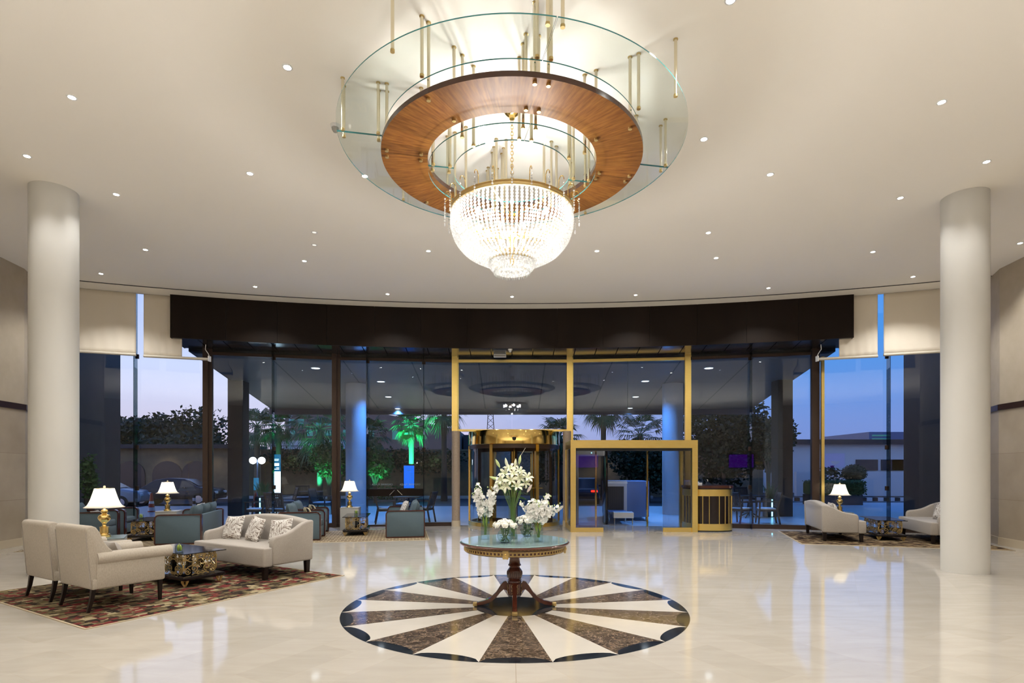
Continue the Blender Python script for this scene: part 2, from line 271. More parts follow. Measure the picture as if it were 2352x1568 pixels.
# ---------------------------------------------------------------- mesh building
class MB:
    def __init__(s): s.v = []; s.f = []; s.mi = []
    def add(s, vs, fs, mi=0, mx=None):
        b = len(s.v)
        s.v.extend([tuple(mx @ Vector(v)) for v in vs] if mx is not None else [tuple(v) for v in vs])
        for f in fs: s.f.append(tuple(b + i for i in f)); s.mi.append(mi)
    def bm(s, bm, mi=0, mx=None):
        bm.verts.ensure_lookup_table(); bm.verts.index_update()
        s.add([v.co.copy() for v in bm.verts], [[v.index for v in f.verts] for f in bm.faces], mi, mx); bm.free()
    def box(s, c, d, mi=0, rz=0, bev=0, seg=2, mx=None):
        x, y, z = d[0] / 2, d[1] / 2, d[2] / 2
        m = Matrix.Translation(c) @ Matrix.Rotation(rz, 4, 'Z')
        if mx is not None: m = mx @ m
        if bev <= 0:
            vs = [(-x, -y, -z), (x, -y, -z), (x, y, -z), (-x, y, -z), (-x, -y, z), (x, -y, z), (x, y, z), (-x, y, z)]
            s.add(vs, [(0, 3, 2, 1), (4, 5, 6, 7), (0, 1, 5, 4), (1, 2, 6, 5), (2, 3, 7, 6), (3, 0, 4, 7)], mi, m)
        else:
            b = bmesh.new(); bmesh.ops.create_cube(b, size=1); bmesh.ops.scale(b, vec=d, verts=b.verts)
            bmesh.ops.bevel(b, geom=list(b.edges), offset=bev, segments=seg, profile=.5, affect='EDGES')
            s.bm(b, mi, m)
        return s
    def lo(s, lo, hi, mi=0, bev=0, seg=2, mx=None):
        return s.box([(a + b) / 2 for a, b in zip(lo, hi)], [b - a for a, b in zip(lo, hi)], mi, 0, bev, seg, mx)
    def lathe(s, prof, n=24, c=(0, 0, 0), mi=0, mx=None, a0=0, a1=2 * PI, caps=True, wob=None):
        full = abs(a1 - a0 - 2 * PI) < 1e-6
        k = n if full else n + 1
        vs = []
        for i in range(k):
            a = a0 + (a1 - a0) * i / n
            for (r, z) in prof:
                rr = r * (wob(a) if wob else 1)
                vs.append((c[0] + rr * math.cos(a), c[1] + rr * math.sin(a), c[2] + z))
        m = len(prof); fs = []
        for i in range(n):
            j = (i + 1) % k
            for q in range(m - 1):
                fs.append((i * m + q, j * m + q, j * m + q + 1, i * m + q + 1))
        if caps and full:
            if prof[0][0] > 1e-5: fs.append(tuple(i * m for i in range(k))[::-1])
            if prof[-1][0] > 1e-5: fs.append(tuple(i * m + m - 1 for i in range(k)))
        s.add(vs, fs, mi, mx); return s
    def ring(s, ri, ro, z0, z1, n=64, c=(0, 0), a0=0, a1=2 * PI, mi=0, mside=None):
        """flat ring or arc sector with thickness"""
        full = abs(a1 - a0 - 2 * PI) < 1e-6; k = n if full else n + 1
        vs = []
        for i in range(k):
            a = a0 + (a1 - a0) * i / n; ca, sa = math.cos(a), math.sin(a)
            for r, z in ((ri, z0), (ro, z0), (ro, z1), (ri, z1)): vs.append((c[0] + r * ca, c[1] + r * sa, z))
        f1 = []; f2 = []
        for i in range(n):
            j = (i + 1) % k
            f1.append((i * 4 + 1, i * 4, j * 4, j * 4 + 1)); f1.append((i * 4 + 3, i * 4 + 2, j * 4 + 2, j * 4 + 3))
            f2.append((i * 4 + 2, i * 4 + 1, j * 4 + 1, j * 4 + 2)); f2.append((i * 4, i * 4 + 3, j * 4 + 3, j * 4))
        if not full:
            f2.append((0, 1, 2, 3)); e = n * 4; f2.append((e + 3, e + 2, e + 1, e))
        b = len(s.v); s.v.extend(vs)
        for f in f1: s.f.append(tuple(b + i for i in f)); s.mi.append(mi)
        for f in f2: s.f.append(tuple(b + i for i in f)); s.mi.append(mi if mside is None else mside)
        return s
    def tube(s, pts, r, n=8, mi=0, mx=None, closed=False, flat=None, up=None):
        """sweep; r number or list; flat=(w,h) square section instead of round"""
        P = [Vector(p) for p in pts]; k = len(P); vs = []; prev = None
        for i, p in enumerate(P):
            if closed: t = P[(i + 1) % k] - P[i - 1]
            else: t = P[min(i + 1, k - 1)] - P[max(i - 1, 0)]
            if t.length < 1e-9: t = Vector((0, 0, 1))
            t.normalize()
            if up is not None: a = Vector(up)
            else:
                a = prev if prev is not None else (Vector((0, 0, 1)) if abs(t.z) < .9 else Vector((1, 0, 0)))
            u = a - t * a.dot(t)
            if u.length < 1e-6: u = t.orthogonal()
            u.normalize(); w = t.cross(u); prev = u
            rr = r[i] if isinstance(r, (list, tuple)) else r
            if flat:
                q = rr if isinstance(r, (list, tuple)) else 1
                for (a1, b1) in ((-1, -1), (1, -1), (1, 1), (-1, 1)): vs.append(p + u * (a1 * flat[0] / 2) + w * (b1 * flat[1] / 2 * q))
            else:
                for j in range(n):
                    an = 2 * PI * j / n; vs.append(p + (u * math.cos(an) + w * math.sin(an)) * rr)
        if flat: n = 4
        fs = []
        for i in range(k if closed else k - 1):
            i2 = (i + 1) % k
            for j in range(n):
                j2 = (j + 1) % n; fs.append((i * n + j, i * n + j2, i2 * n + j2, i2 * n + j))
        if not closed:
            fs.append(tuple(range(n))[::-1]); fs.append(tuple((k - 1) * n + j for j in range(n)))
        s.add(vs, fs, mi, mx); return s
    def cyl(s, a, b, r, n=12, mi=0, r2=None, mx=None):
        return s.tube([a, b], [r, r if r2 is None else r2], n, mi, mx)
    def prism(s, poly, x0, x1, axis='X', bev=0, seg=2, mi=0, mx=None, shear=None, bend=None, cuts=0):
        """extrude a 2-D outline between x0 and x1; axis X: outline is (y,z); Y: (x,z); Z: (x,y)"""
        b = bmesh.new()
        def pt(q, t): return {'X': (t, q[0], q[1]), 'Y': (q[0], t, q[1]), 'Z': (q[0], q[1], t)}[axis]
        k = len(poly)
        A = [b.verts.new(pt(q, x0)) for q in poly]; B = [b.verts.new(pt(q, x1)) for q in poly]
        b.faces.new(A[::-1]); b.faces.new(B)
        for i in range(k): b.faces.new((A[i], A[(i + 1) % k], B[(i + 1) % k], B[i]))
        bmesh.ops.recalc_face_normals(b, faces=b.faces)
        if bev > 0:
            b.normal_update()
            ed = [e for e in b.edges if len(e.link_faces) == 2 and e.calc_face_angle(0) > rad(38)]
            bmesh.ops.bevel(b, geom=ed, offset=bev, segments=seg, profile=.5, affect='EDGES', clamp_overlap=True)
        if shear:
            for v in b.verts: v.co = Vector(shear(v.co))
        s.bm(b, mi, mx); return s
    def grid(s, fn, nu, nv, mi=0, closeu=False, mx=None):
        vs = [fn(i / nu, j / nv) for i in range(nu + (0 if closeu else 1)) for j in range(nv + 1)]
        ku = nu if closeu else nu + 1; fs = []
        for i in range(nu):
            i2 = (i + 1) % ku
            for j in range(nv): fs.append((i * (nv + 1) + j, i2 * (nv + 1) + j, i2 * (nv + 1) + j + 1, i * (nv + 1) + j + 1))
        s.add(vs, fs, mi, mx); return s
    def ico(s, c, r, sub=1, mi=0, sc=(1, 1, 1), mx=None):
        b = bmesh.new(); bmesh.ops.create_icosphere(b, subdivisions=sub, radius=r)
        m = Matrix.Translation(c) @ Matrix.Diagonal((*sc, 1))
        if mx is not None: m = mx @ m
        s.bm(b, mi, m); return s
    def pillow(s, w, h, t, mi=0, mx=None, n=10):
        """soft square cushion standing in XZ, thickness along Y"""
        for sg in (1, -1):
            def fn(u, v):
                a, b_ = u * 2 - 1, v * 2 - 1
                pin = 1 - .10 * (1 - abs(a) ** 2) * 0 
                ex = 1 - .07 * (1 - b_ * b_) ; ez = 1 - .07 * (1 - a * a)
                bul = max(0, (1 - a ** 4) * (1 - b_ ** 4)) ** .55
                return (a * w / 2 * ex, sg * t / 2 * bul, b_ * h / 2 * ez)
            vs = [fn(i / n, j / n) for i in range(n + 1) for j in range(n + 1)]
            fs = []
            for i in range(n):
                for j in range(n):
                    q = (i * (n + 1) + j, (i + 1) * (n + 1) + j, (i + 1) * (n + 1) + j + 1, i * (n + 1) + j + 1)
                    fs.append(q if sg < 0 else q[::-1])
            s.add(vs, fs, mi, mx)
        return s
    def build(s, name, mats, parent=None, smooth=40, loc=None, rz=0):
        me = bpy.data.meshes.new(name)
        me.from_pydata(s.v, [], s.f)
        if not isinstance(mats, (list, tuple)): mats = [mats]
        for m in mats: me.materials.append(m)
        if len(mats) > 1: me.polygons.foreach_set('material_index', s.mi)
        me.validate(); me.update()
        b = bmesh.new(); b.from_mesh(me); bmesh.ops.remove_doubles(b, verts=b.verts, dist=1e-5); bmesh.ops.recalc_face_normals(b, faces=b.faces); b.to_mesh(me); b.free()
        if smooth:
            me.polygons.foreach_set('use_smooth', [True] * len(me.polygons)); me.set_sharp_from_angle(angle=rad(smooth))
        o = bpy.data.objects.new(name, me); COL.objects.link(o)
        if parent is not None: o.parent = parent
        if loc is not None: o.location = loc
        o.rotation_euler.z = rz
        return o

def empty(name, loc=(0, 0, 0), rz=0):
    o = bpy.data.objects.new(name, None); COL.objects.link(o); o.location = loc; o.rotation_euler = (0, 0, rz); o.empty_display_size = .1
    return o
def tag(o, label=None, cat=None, group=None, kind=None):
    if label: o['label'] = label
    if cat: o['category'] = cat
    if group: o['group'] = group
    elif 'group' in o: del o['group']
    if kind: o['kind'] = kind
    return o
def thing(name, label, cat, loc=(0, 0, 0), rz=0, group=None):
    return tag(empty(name, loc, rz), label, cat, group)
def structure(o, label=None):
    o['kind'] = 'structure'
    if label: o['label'] = label
    return o
def copy_tree(o, parent=None):
    c = o.copy(); COL.objects.link(c)
    if parent is not None: c.parent = parent
    for ch in list(o.children): copy_tree(ch, c)
    return c
def clone(o, loc, rz, label, group=None):
    c = copy_tree(o); c.location = loc; c.rotation_euler = (0, 0, rz); tag(c, label, o.get('category'), group or o.get('group'))
    return c
def light(kind, loc, energy, col=(1, .93, .83), size=.05, spot=None, blend=1, target=None, name='light'):
    d = bpy.data.lights.new(name, kind); d.energy = energy; d.color = col
    if kind in ('POINT', 'SPOT'): d.shadow_soft_size = size
    if kind == 'SPOT': d.spot_size = spot; d.spot_blend = blend
    o = bpy.data.objects.new(name, d); COL.objects.link(o); o.location = loc
    if target is not None: o.rotation_euler = (Vector(target) - Vector(loc)).to_track_quat('-Z', 'Y').to_euler()
    return o
def ground(px, py, z=0.0):
    """point on a level plane that lies behind pixel px,py of the photograph (used to measure positions)"""
    d = F * (EYE - z) / (py - 1080.0)
    return Vector(((px - 1176.0) / F * d, d, z))
# ---------------------------------------------------------------- the room
CEIL = 5.75
YC = -13.6                     # centre of the concentric arcs of the front
RS, RF, RG = 27.72, 28.2, 29.4 # ceiling slot, bronze beam, glass line
STEP = rad(6.27)
SOF = 4.72                     # underside of the bronze beam
def arc(R, th, z=0.0): return Vector((R * math.sin(th), YC + R * math.cos(th), z))
def arc_sector(mb, r0, r1, t0, t1, z0, z1, n=8, mi=0):
    mb.ring(r0, r1, z0, z1, n, (0, YC), PI / 2 - t1, PI / 2 - t0, mi)
def chord_matrix(t0, t1):
    """frame whose X runs along the chord from t0 to t1 on the glass line, Y outwards"""
    a, b = arc(RG, t0), arc(RG, t1); d = (b - a); w = d.length; d.normalize()
    return Matrix.Translation(a) @ Matrix.Rotation(math.atan2(d.y, d.x), 4, 'Z'), w

def room():
    # floor slab reaches the glass line
    mb = MB(); pts = [(-11.9, -9.0), (11.9, -9.0)] + [tuple(arc(RG + .12, rad(t))[:2]) for t in [24 - 48 * i / 48 for i in range(49)]]
    mb.prism(pts, -.2, 0, 'Z'); fl = mb.build('floor', M['floor'], smooth=0); structure(fl, 'polished cream marble floor of the lobby')
    # round inlay
    cx, cy, Ro, ri = .03, 6.43, 1.915, .462; n = 20; h = .0015
    a0 = -PI / 2 - rad(9)
    mb = MB()
    def lens(i, k=12):
        t0, t1 = a0 + i * rad(18), a0 + (i + 1) * rad(18)
        P = [Vector((Ro * math.cos(t), Ro * math.sin(t))) for t in [t0 + (t1 - t0) * q / k for q in range(k + 1)]]
        # inner curve: circle arc bulging towards the centre
        A, B = P[0], P[-1]; mid = (A + B) / 2; inw = -mid.normalized(); half = (B - A).length / 2; sag = .115
        Q = []
        for q in range(k + 1):
            f = q / k * 2 - 1; Q.append(mid + (B - A) / 2 * f + inw * sag * math.sqrt(max(0, 1 - f * f)))
        return P, Q
    for i in range(n):
        t0, t1 = a0 + i * rad(18), a0 + (i + 1) * rad(18)
        P, Q = lens(i)
        inner = [Vector((ri * math.cos(t), ri * math.sin(t))) for t in [t1 - (t1 - t0) * q / 4 for q in range(5)]]
        poly = inner[::-1] + Q[::-1]
        mb.add([(cx + p.x, cy + p.y, h) for p in poly], [tuple(range(len(poly)))[::-1]], 0 if i % 2 else 1)
        k = len(P); 
        mb.add([(cx + p.x, cy + p.y, h) for p in P] + [(cx + p.x, cy + p.y, h) for p in Q], [(j, j + 1, k + j + 1, k + j) for j in range(k - 1)], 2)
    mb.ring(ri - .045, ri, 0, h, 64, (cx, cy), mi=2)
    mb.add([(cx + .417 * math.cos(rad(q * 6)), cy + .417 * math.sin(rad(q * 6)), h) for q in range(60)], [tuple(range(60))], 2)
    o = mb.build('medallion', [M['cream_marble'], M['brown_marble'], M['black_marble']], fl, smooth=0); o['label'] = 'round sunburst inlay of brown, cream and black marble'
    # ceiling
    mb = MB(); pts = [(-11.9, -9.0), (11.9, -9.0)] + [tuple(arc(RS, rad(t))[:2]) for t in [25.4 - 50.8 * i / 60 for i in range(61)]]
    mb.prism(pts, CEIL, CEIL + .1, 'Z'); structure(mb.build('ceiling', M['ceiling'], smooth=0), 'cream plaster ceiling')
    mb = MB(); arc_sector(mb, RS + .08, RF + .2, rad(-24.5), rad(24.5), CEIL, CEIL + .006, 60); arc_sector(mb, RF + .2, RG + .5, rad(-16.7), rad(16.7), CEIL, CEIL + .006, 40); structure(mb.build('trim_1', M['ceiling'], smooth=0), 'narrow ceiling band beyond the slot')
    mb = MB(); arc_sector(mb, RS + .001, RS + .5, rad(-25), rad(25), CEIL + .03, CEIL + .06, 60); structure(mb.build('trim_2', M['black'], smooth=0), 'black plate painting in the shade of the ceiling slot')  # black plate just above the gap stands for the slot's deep shade
    # side walls, gently curved, flaring towards the glass
    prof = [(-9.0, 10.35), (2, 10.2), (9, 10.05), (10.9, 10.05), (11.7, 10.16), (12.4, 10.5), (13.2, 10.95), (13.75, 11.35)]
    for sg, nm in ((-1, 'left'), (1, 'right')):
        def wall_strip(z0, z1, off, m, name, lab, parent=None, thick=.2):
            mb = MB(); k = len(prof); vs = []
            for (y, x) in prof:
                vs += [(sg * (x + off), y, z0), (sg * (x + off), y, z1), (sg * (x + off + thick), y, z1), (sg * (x + off + thick), y, z0)]
            fs = []
            for i in range(k - 1):
                for q in range(4): fs.append((i * 4 + q, i * 4 + (q + 1) % 4, i * 4 + 4 + (q + 1) % 4, i * 4 + 4 + q))
            fs += [(0, 1, 2, 3), tuple((k - 1) * 4 + q for q in (3, 2, 1, 0))]
            mb.add(vs, fs); o = mb.build(name, m, parent, smooth=0)
            if parent is None: structure(o, lab)
            return o
        w = wall_strip(0, CEIL, 0, M['wall_plaster'], 'wall_' + nm, nm + ' side wall with stone slabs below a dark rail')
        wall_strip(.16, 2.80, -.02, M['wall_stone'], 'stone_dado', None, w, .05)
        wall_strip(2.80, 2.92, -.045, M['rail_wood'], 'dado_rail', None, w, .08)
        b = wall_strip(0, .16, -.04, M['base_stone'], 'baseboard_' + nm, 'stone baseboard of the %s wall' % nm, None, .05)
    mb = MB(); mb.lo((-11.9, -9.2, 0), (11.9, -9, CEIL)); structure(mb.build('wall_back', M['wall_plaster'], smooth=0), 'back wall of the lobby behind the viewer')
    # round columns
    for (x, y, lab) in ((-6.88, 8.44, 'plain round white column behind the pair of linen armchairs'), (6.95, 8.62, 'plain round white column beside the dusk-blue window')):
        mb = MB(); mb.lathe([(.302, 0), (.302, CEIL)], 64); o = mb.build('column', M['column'], loc=(x, y, 0)); tag(o, lab, 'column', kind='structure')
    # bronze beam over the entrance
    mb = MB(); half = rad(16.75); k = 14
    for i in range(k):
        a, b = -half + 2 * half * i / k, -half + 2 * half * (i + 1) / k
        arc_sector(mb, RF, RF + .03, a + .00012, b - .00012, SOF, CEIL, 2)
    arc_sector(mb, RF + .03, RF + .06, -half + .0003, half - .0003, SOF + .01, CEIL, 30)
    arc_sector(mb, RF, RG + .05, -half - .001, -half, SOF, CEIL, 1); arc_sector(mb, RF, RG + .05, half, half + .001, SOF, CEIL, 1)
    structure(mb.build('fascia_beam', M['bronze'], smooth=30), 'curved dark bronze beam over the entrance front')
    mb = MB(); k = 30
    for i in range(k):
        a, b = -half + 2 * half * i / k, -half + 2 * half * (i + 1) / k
        arc_sector(mb, RF + .03, RG, a + .0004, b - .0004, SOF, SOF + .02, 1)
    arc_sector(mb, RF + .03, RG, -half, half, SOF + .06, SOF + .07, 30)
    structure(mb.build('trim_3', M['soffit'], smooth=0), 'dark panelled soffit under the bronze beam')
    # ---- glazed front: seven flat bays
    def bay(i):
        t0, t1 = (i - .5) * STEP, (i + .5) * STEP
        return chord_matrix(t0, t1)
    wn = 0
    for i in range(-3, 4):
        mx, w = bay(i); top = 6.5 if abs(i) == 3 else SOF
        fm = M['brass_brushed'] if i in (0, 1) else M['bronze_frame']
        mb = MB()
        z0 = 0.0
        if i == 0: z0 = 2.70
        # sill, head and transom bars
        if i == 0:
            mb.lo((0, -.05, 2.64), (w, .07, 2.70), 0, mx=mx)
        elif i == 1: pass
        elif i == -1:
            mb.lo((0, -.06, 0), (w * .26, .06, .10), 0, mx=mx); mb.lo((w * .735, -.06, 0), (w, .06, .10), 0, mx=mx)
        else:
            mb.lo((0, -.06, 0), (w, .06, .11), 0, mx=mx)
        if abs(i) < 3: mb.lo((0, -.05, 4.57), (w, .06, 4.65), 0, mx=mx)
        else: mb.lo((0, -.02, 6.45), (w, .04, 6.5), 0, mx=mx)
        wn += 1
        wo = mb.build('window_%d' % wn, fm, smooth=0)
        structure(wo, 'tall glass bay in the curved front')
        def pane(x0, x1, za, zb, nm='pane', m=None):
            q = MB(); q.lo((x0, -.006, za), (x1, .006, zb), 0, mx=mx); return q.build(nm, m or M['pane'], wo, smooth=0)
        g = .006
        if i == 0:
            pane(.05, w / 2 - g / 2, 2.70, SOF); pane(w / 2 + g / 2, w - .05, 2.70, SOF)
        elif i == 1:
            pane(.05, w / 2, 2.28, SOF); pane(w / 2 + g, w - .06, 2.28, SOF)
        elif i == -1:
            a, b = w * .26, w * .735
            for (x0, x1) in ((.06, a), (b, w - .05)):
                pane(x0, x1, .1, 2.13); pane(x0, x1, 2.136, SOF)
            pane(a, b, 2.15, SOF)
        elif i in (-2, 2):
            for (x0, x1) in ((.06, w / 2), (w / 2 + g, w - .06)):
                pane(x0, x1, .11, 2.13); pane(x0, x1, 2.136, SOF)
        else:
            for (x0, x1) in ((.06, w / 2), (w / 2 + g, w - .06)):
                pane(x0, x1, .11, 2.13); pane(x0, x1, 2.136, 6.48)
        # glass fins standing on the inside of the joints, with patch fittings
        fx = {-3: [w / 2], 3: [w / 2], -2: [w / 2], 2: [w / 2], -1: [w * .26, w * .735]}.get(i, [])
        for x in fx:
            q = MB(); q.lo((x - .008, -.30, .0), (x + .008, -.008, top - .02), 0, mx=mx); q.build('glass_fin', M['fin'], wo, smooth=0)
            for zz in (2.13, 4.42 if abs(i) == 3 else 4.55) + ((1.1,) if abs(i) > 1 else ()):
                q = MB(); q.lo((x - .045, -.06, zz - .055), (x + .045, -.007, zz + .055), 0, mx=mx, bev=.004); q.build('patch_fitting', M['bronze_frame'], wo, smooth=0)
        if i == 1:
            q = MB(); q.lo((w / 2, -.012, 2.3), (w / 2 + .008, .012, SOF), 0, mx=mx); q.build('joint', M['fin_edge'], wo, smooth=0)
    # posts on the bay corners
    for j in range(-3, 5):
        t = (j - .5) * STEP; p = arc(RG, t); wd = .16 if abs(j - .5) < 3 else .14
        bras = j in (0, 1, 2)
        z1 = (6.5 if abs(j - .5) > 3 else CEIL) if abs(j - .5) > 2 else SOF
        mb = MB()
        if bras: mb.box((0, -.06, z1 / 2), (.15, .16, z1)); mb.box((.09, .05, z1 / 2), (.04, .10, z1))
        else: mb.box((-.05, -.05, z1 / 2), (.12, .20, z1)); mb.box((.05, .02, z1 / 2), (.09, .14, z1))
        if j == 4: mb = MB(); mb.box((0, -.05, z1 / 2), (.12, .2, z1))
        o = mb.build('mullion_trim', M['brass_brushed'] if bras else M['bronze_frame'], loc=p, rz=-t, smooth=0); structure(o, 'upright post between two glass bays')
    t = 2.5 * STEP; p = arc(RG, t) ; mb = MB(); mb.box((.155, -.05, 2.25), (.07, .12, 4.5)); structure(mb.build('mullion_trim', M['brass_brushed'], loc=p, rz=-t, smooth=0), 'slim pale brass strip beside the bronze post')

    # ---- roller blinds, hung along the line of the bronze beam
    def on_arc(px, R=RF + .14):
        lo, hi = -.6, .6
        for _ in range(60):
            th = (lo + hi) / 2; p = arc(R, th)
            if p.x / p.y * F + 1176 < px: lo = th
            else: hi = th
        return p
    for (c0, c1, r0, r1, zb, lab, br) in ((168, 312.5, 168, 312.5, 4.29, 'cream roller blind half lowered right beside the left column', 0), (330, 418, 330, 481, 4.27, 'narrow cream roller blind tucked beside the left end of the bronze beam', 481),
                                          (2029.5, 2175, 2029.5, 2175, 4.29, 'cream roller blind half lowered beside the right column', 0), (1927, 2016, 1877, 2016, 4.27, 'narrow cream roller blind tucked beside the right end of the bronze beam', 1877)):
        t = thing('roller_blind', lab, 'blind', (0, 0, 0)); A, B = on_arc(c0), on_arc(c1)
        n = (B - A).normalized().cross(Vector((0, 0, 1)))
        q = MB()
        def fn(u, v): return A.lerp(B, u) + n * (.012 * math.sin(u * 9 + 1) * (1 - v) - .006 * math.sin(u * 31 + v * 3) * (1 - v)) + Vector((0, 0, zb + (CEIL - .005 - zb) * v))
        q.grid(fn, 30, 12); o = q.build('blind_cloth', M['blind'], t); sm = o.modifiers.new('thick', 'SOLIDIFY'); sm.thickness = .003
        A, B = on_arc(r0), on_arc(r1); Z = Vector((0, 0, zb))
        q = MB(); q.tube([A + Z, B + Z], .034, 12); q.build('bottom_rail', M['blind_rail'], t)
        if br:
            e = on_arc(br); s_ = -1 if br < 1176 else 1
            q = MB(); q.box((e.x, e.y, zb + .01), (.03, .10, .13)); q.tube([e + Vector((0, 0, zb + .07)), e + Vector((s_ * .03, 0, zb + .14)), e + Vector((s_ * .1, 0, zb + .24)), e + Vector((s_ * .09, 0, zb + .36))], .009, 6); q.build('chain_bracket', M['white'], t)
    # ---- ceiling fittings
    lamps = []
    rowA = [(232, 628), (586, 658), (890, 675), (1176, 681), (1460, 677), (1765, 661), (2097, 635)]
    ordn = ['first', 'second', 'third', 'fourth', 'fifth', 'sixth', 'seventh']
    for k, p in enumerate(rowA): lamps.append((p, 'small ceiling downlight, %s from the left in the row along the bronze beam' % ordn[k], 1))
    rowB = [(334, 573), (699, 599), (984, 576), (1371, 576), (1645, 592), (2005, 578)]
    for k, p in enumerate(rowB): lamps.append((p, 'small ceiling downlight, %s from the left in the second row behind the chandelier' % ordn[k], 1))
    lamps += [((267, 446), 'small ceiling downlight just right of the top of the left column', 1),
              ((574, 398), 'small ceiling downlight midway between the left column and the big glass ring', 1),
              ((1769, 400), 'small ceiling downlight midway between the right column and the big glass ring', 1),
              ((2068, 454), 'small ceiling downlight just left of the top of the right column', 1),
              ((1627, 534), 'small ceiling downlight low right of the crystal bowl, above a second one', 1),
              ((722, 533), 'unlit faint ceiling spot left of the chandelier, upper of two', 0),
              ((722, 562), 'unlit faint ceiling spot left of the chandelier, lower of two', 0),
              ((62, 358), 'small ceiling downlight directly above the top of the left column', 1),
              ((2266, 371), 'small ceiling downlight directly above the top of the right column', 1),
              ((165, 223), 'bright ceiling downlight high above the left column, the lower of the upper-left pair', 1),
              ((2163, 234), 'bright ceiling downlight high above the right column', 1),
              ((660, 154), 'brightest ceiling downlight left of the outer glass ring', 1),
              ((1617, 319), 'bright ceiling downlight just right of the outer glass ring', 1),
              ((838, 404), 'bright ceiling downlight seen through the lower left of the outer glass ring', 1),
              ((1678, 0), 'ceiling downlight at the top edge, right of the brass rods', 1),
              ((2343, 558), 'small ceiling downlight near the wall right of the right column', 1)]
    for (px, py), lab, on in lamps:
        d = F * (CEIL - EYE) / (1080 - py); x = (px - 1176) / F * d
        t = thing('ceiling_downlight', lab, 'downlight', (x, d, CEIL), 0, 'ceiling downlights')
        q = MB(); q.lathe([(.036, -.001), (.038, -.007), (.052, -.005), (.054, 0)], 20, caps=False); q.build('trim_ring', M['white'], t)
        q = MB(); q.lathe([(.0, -.0045), (.036, -.0045), (.036, -.003), (0, -.003)], 20, caps=False); q.build('lens', M['lens'] if on else M['lens_dim'], t)
        if on: light('SPOT', (x, d, CEIL - .02), SPOT_W * (.22 if min(math.hypot(x + 6.88, d - 8.44), math.hypot(x - 6.95, d - 8.62)) < 1.6 else 1), col=WHITE, size=.04, spot=rad(122), blend=.6, target=(x, d, 0), name='ceiling_spot')
    # bare spots without fittings, added behind the viewer for more light
    for (x, y) in ((-7.5, 3.2), (-2.6, 2.6), (2.6, 2.6), (7.5, 3.2), (-8, -.8), (-3, -1.2), (3, -1.2), (8, -.8), (-6, -5), (0, -5), (6, -5)):
        light('SPOT', (x, y, CEIL - .02), SPOT_W * 1.15, col=WHITE, size=.04, spot=rad(122), blend=.9, target=(x, y, 0), name='ceiling_spot')
    # dome cameras and emergency fitting
    def dome(loc, lab, r=.05):
        t = thing('mounted_camera', lab, 'camera', loc)
        q = MB(); q.lathe([(r * 1.15, 0), (r * 1.15, -.02), (r, -.035)], 20); q.build('housing', M['white'], t)
        q = MB(); q.lathe([(r * .85, -.034), (r * .8, -.06), (r * .5, -.085), (0, -.095)], 20, caps=False); q.build('camera_dome', M['grey_box'], t)
    d = F * 4.2 / (1080 - 287); dome(((770 - 1176) / F * d, d, CEIL), 'small grey dome camera on the ceiling left of the glass ring')
    dome((-.05, 14.68, SOF), 'small dome camera under the middle of the bronze beam')
    t = thing('door_sensor', 'white box sensor on the soffit above the revolving door', 'sensor', (-.33, 15.3, SOF)); q = MB(); q.lo((-.17, -.05, -.09), (.17, .05, 0), bev=.01); q.build('housing', M['white'], t); q = MB(); q.lo((-.15, -.054, -.075), (.15, -.049, -.045)); q.build('lens', M['grey_box'], t, smooth=0)

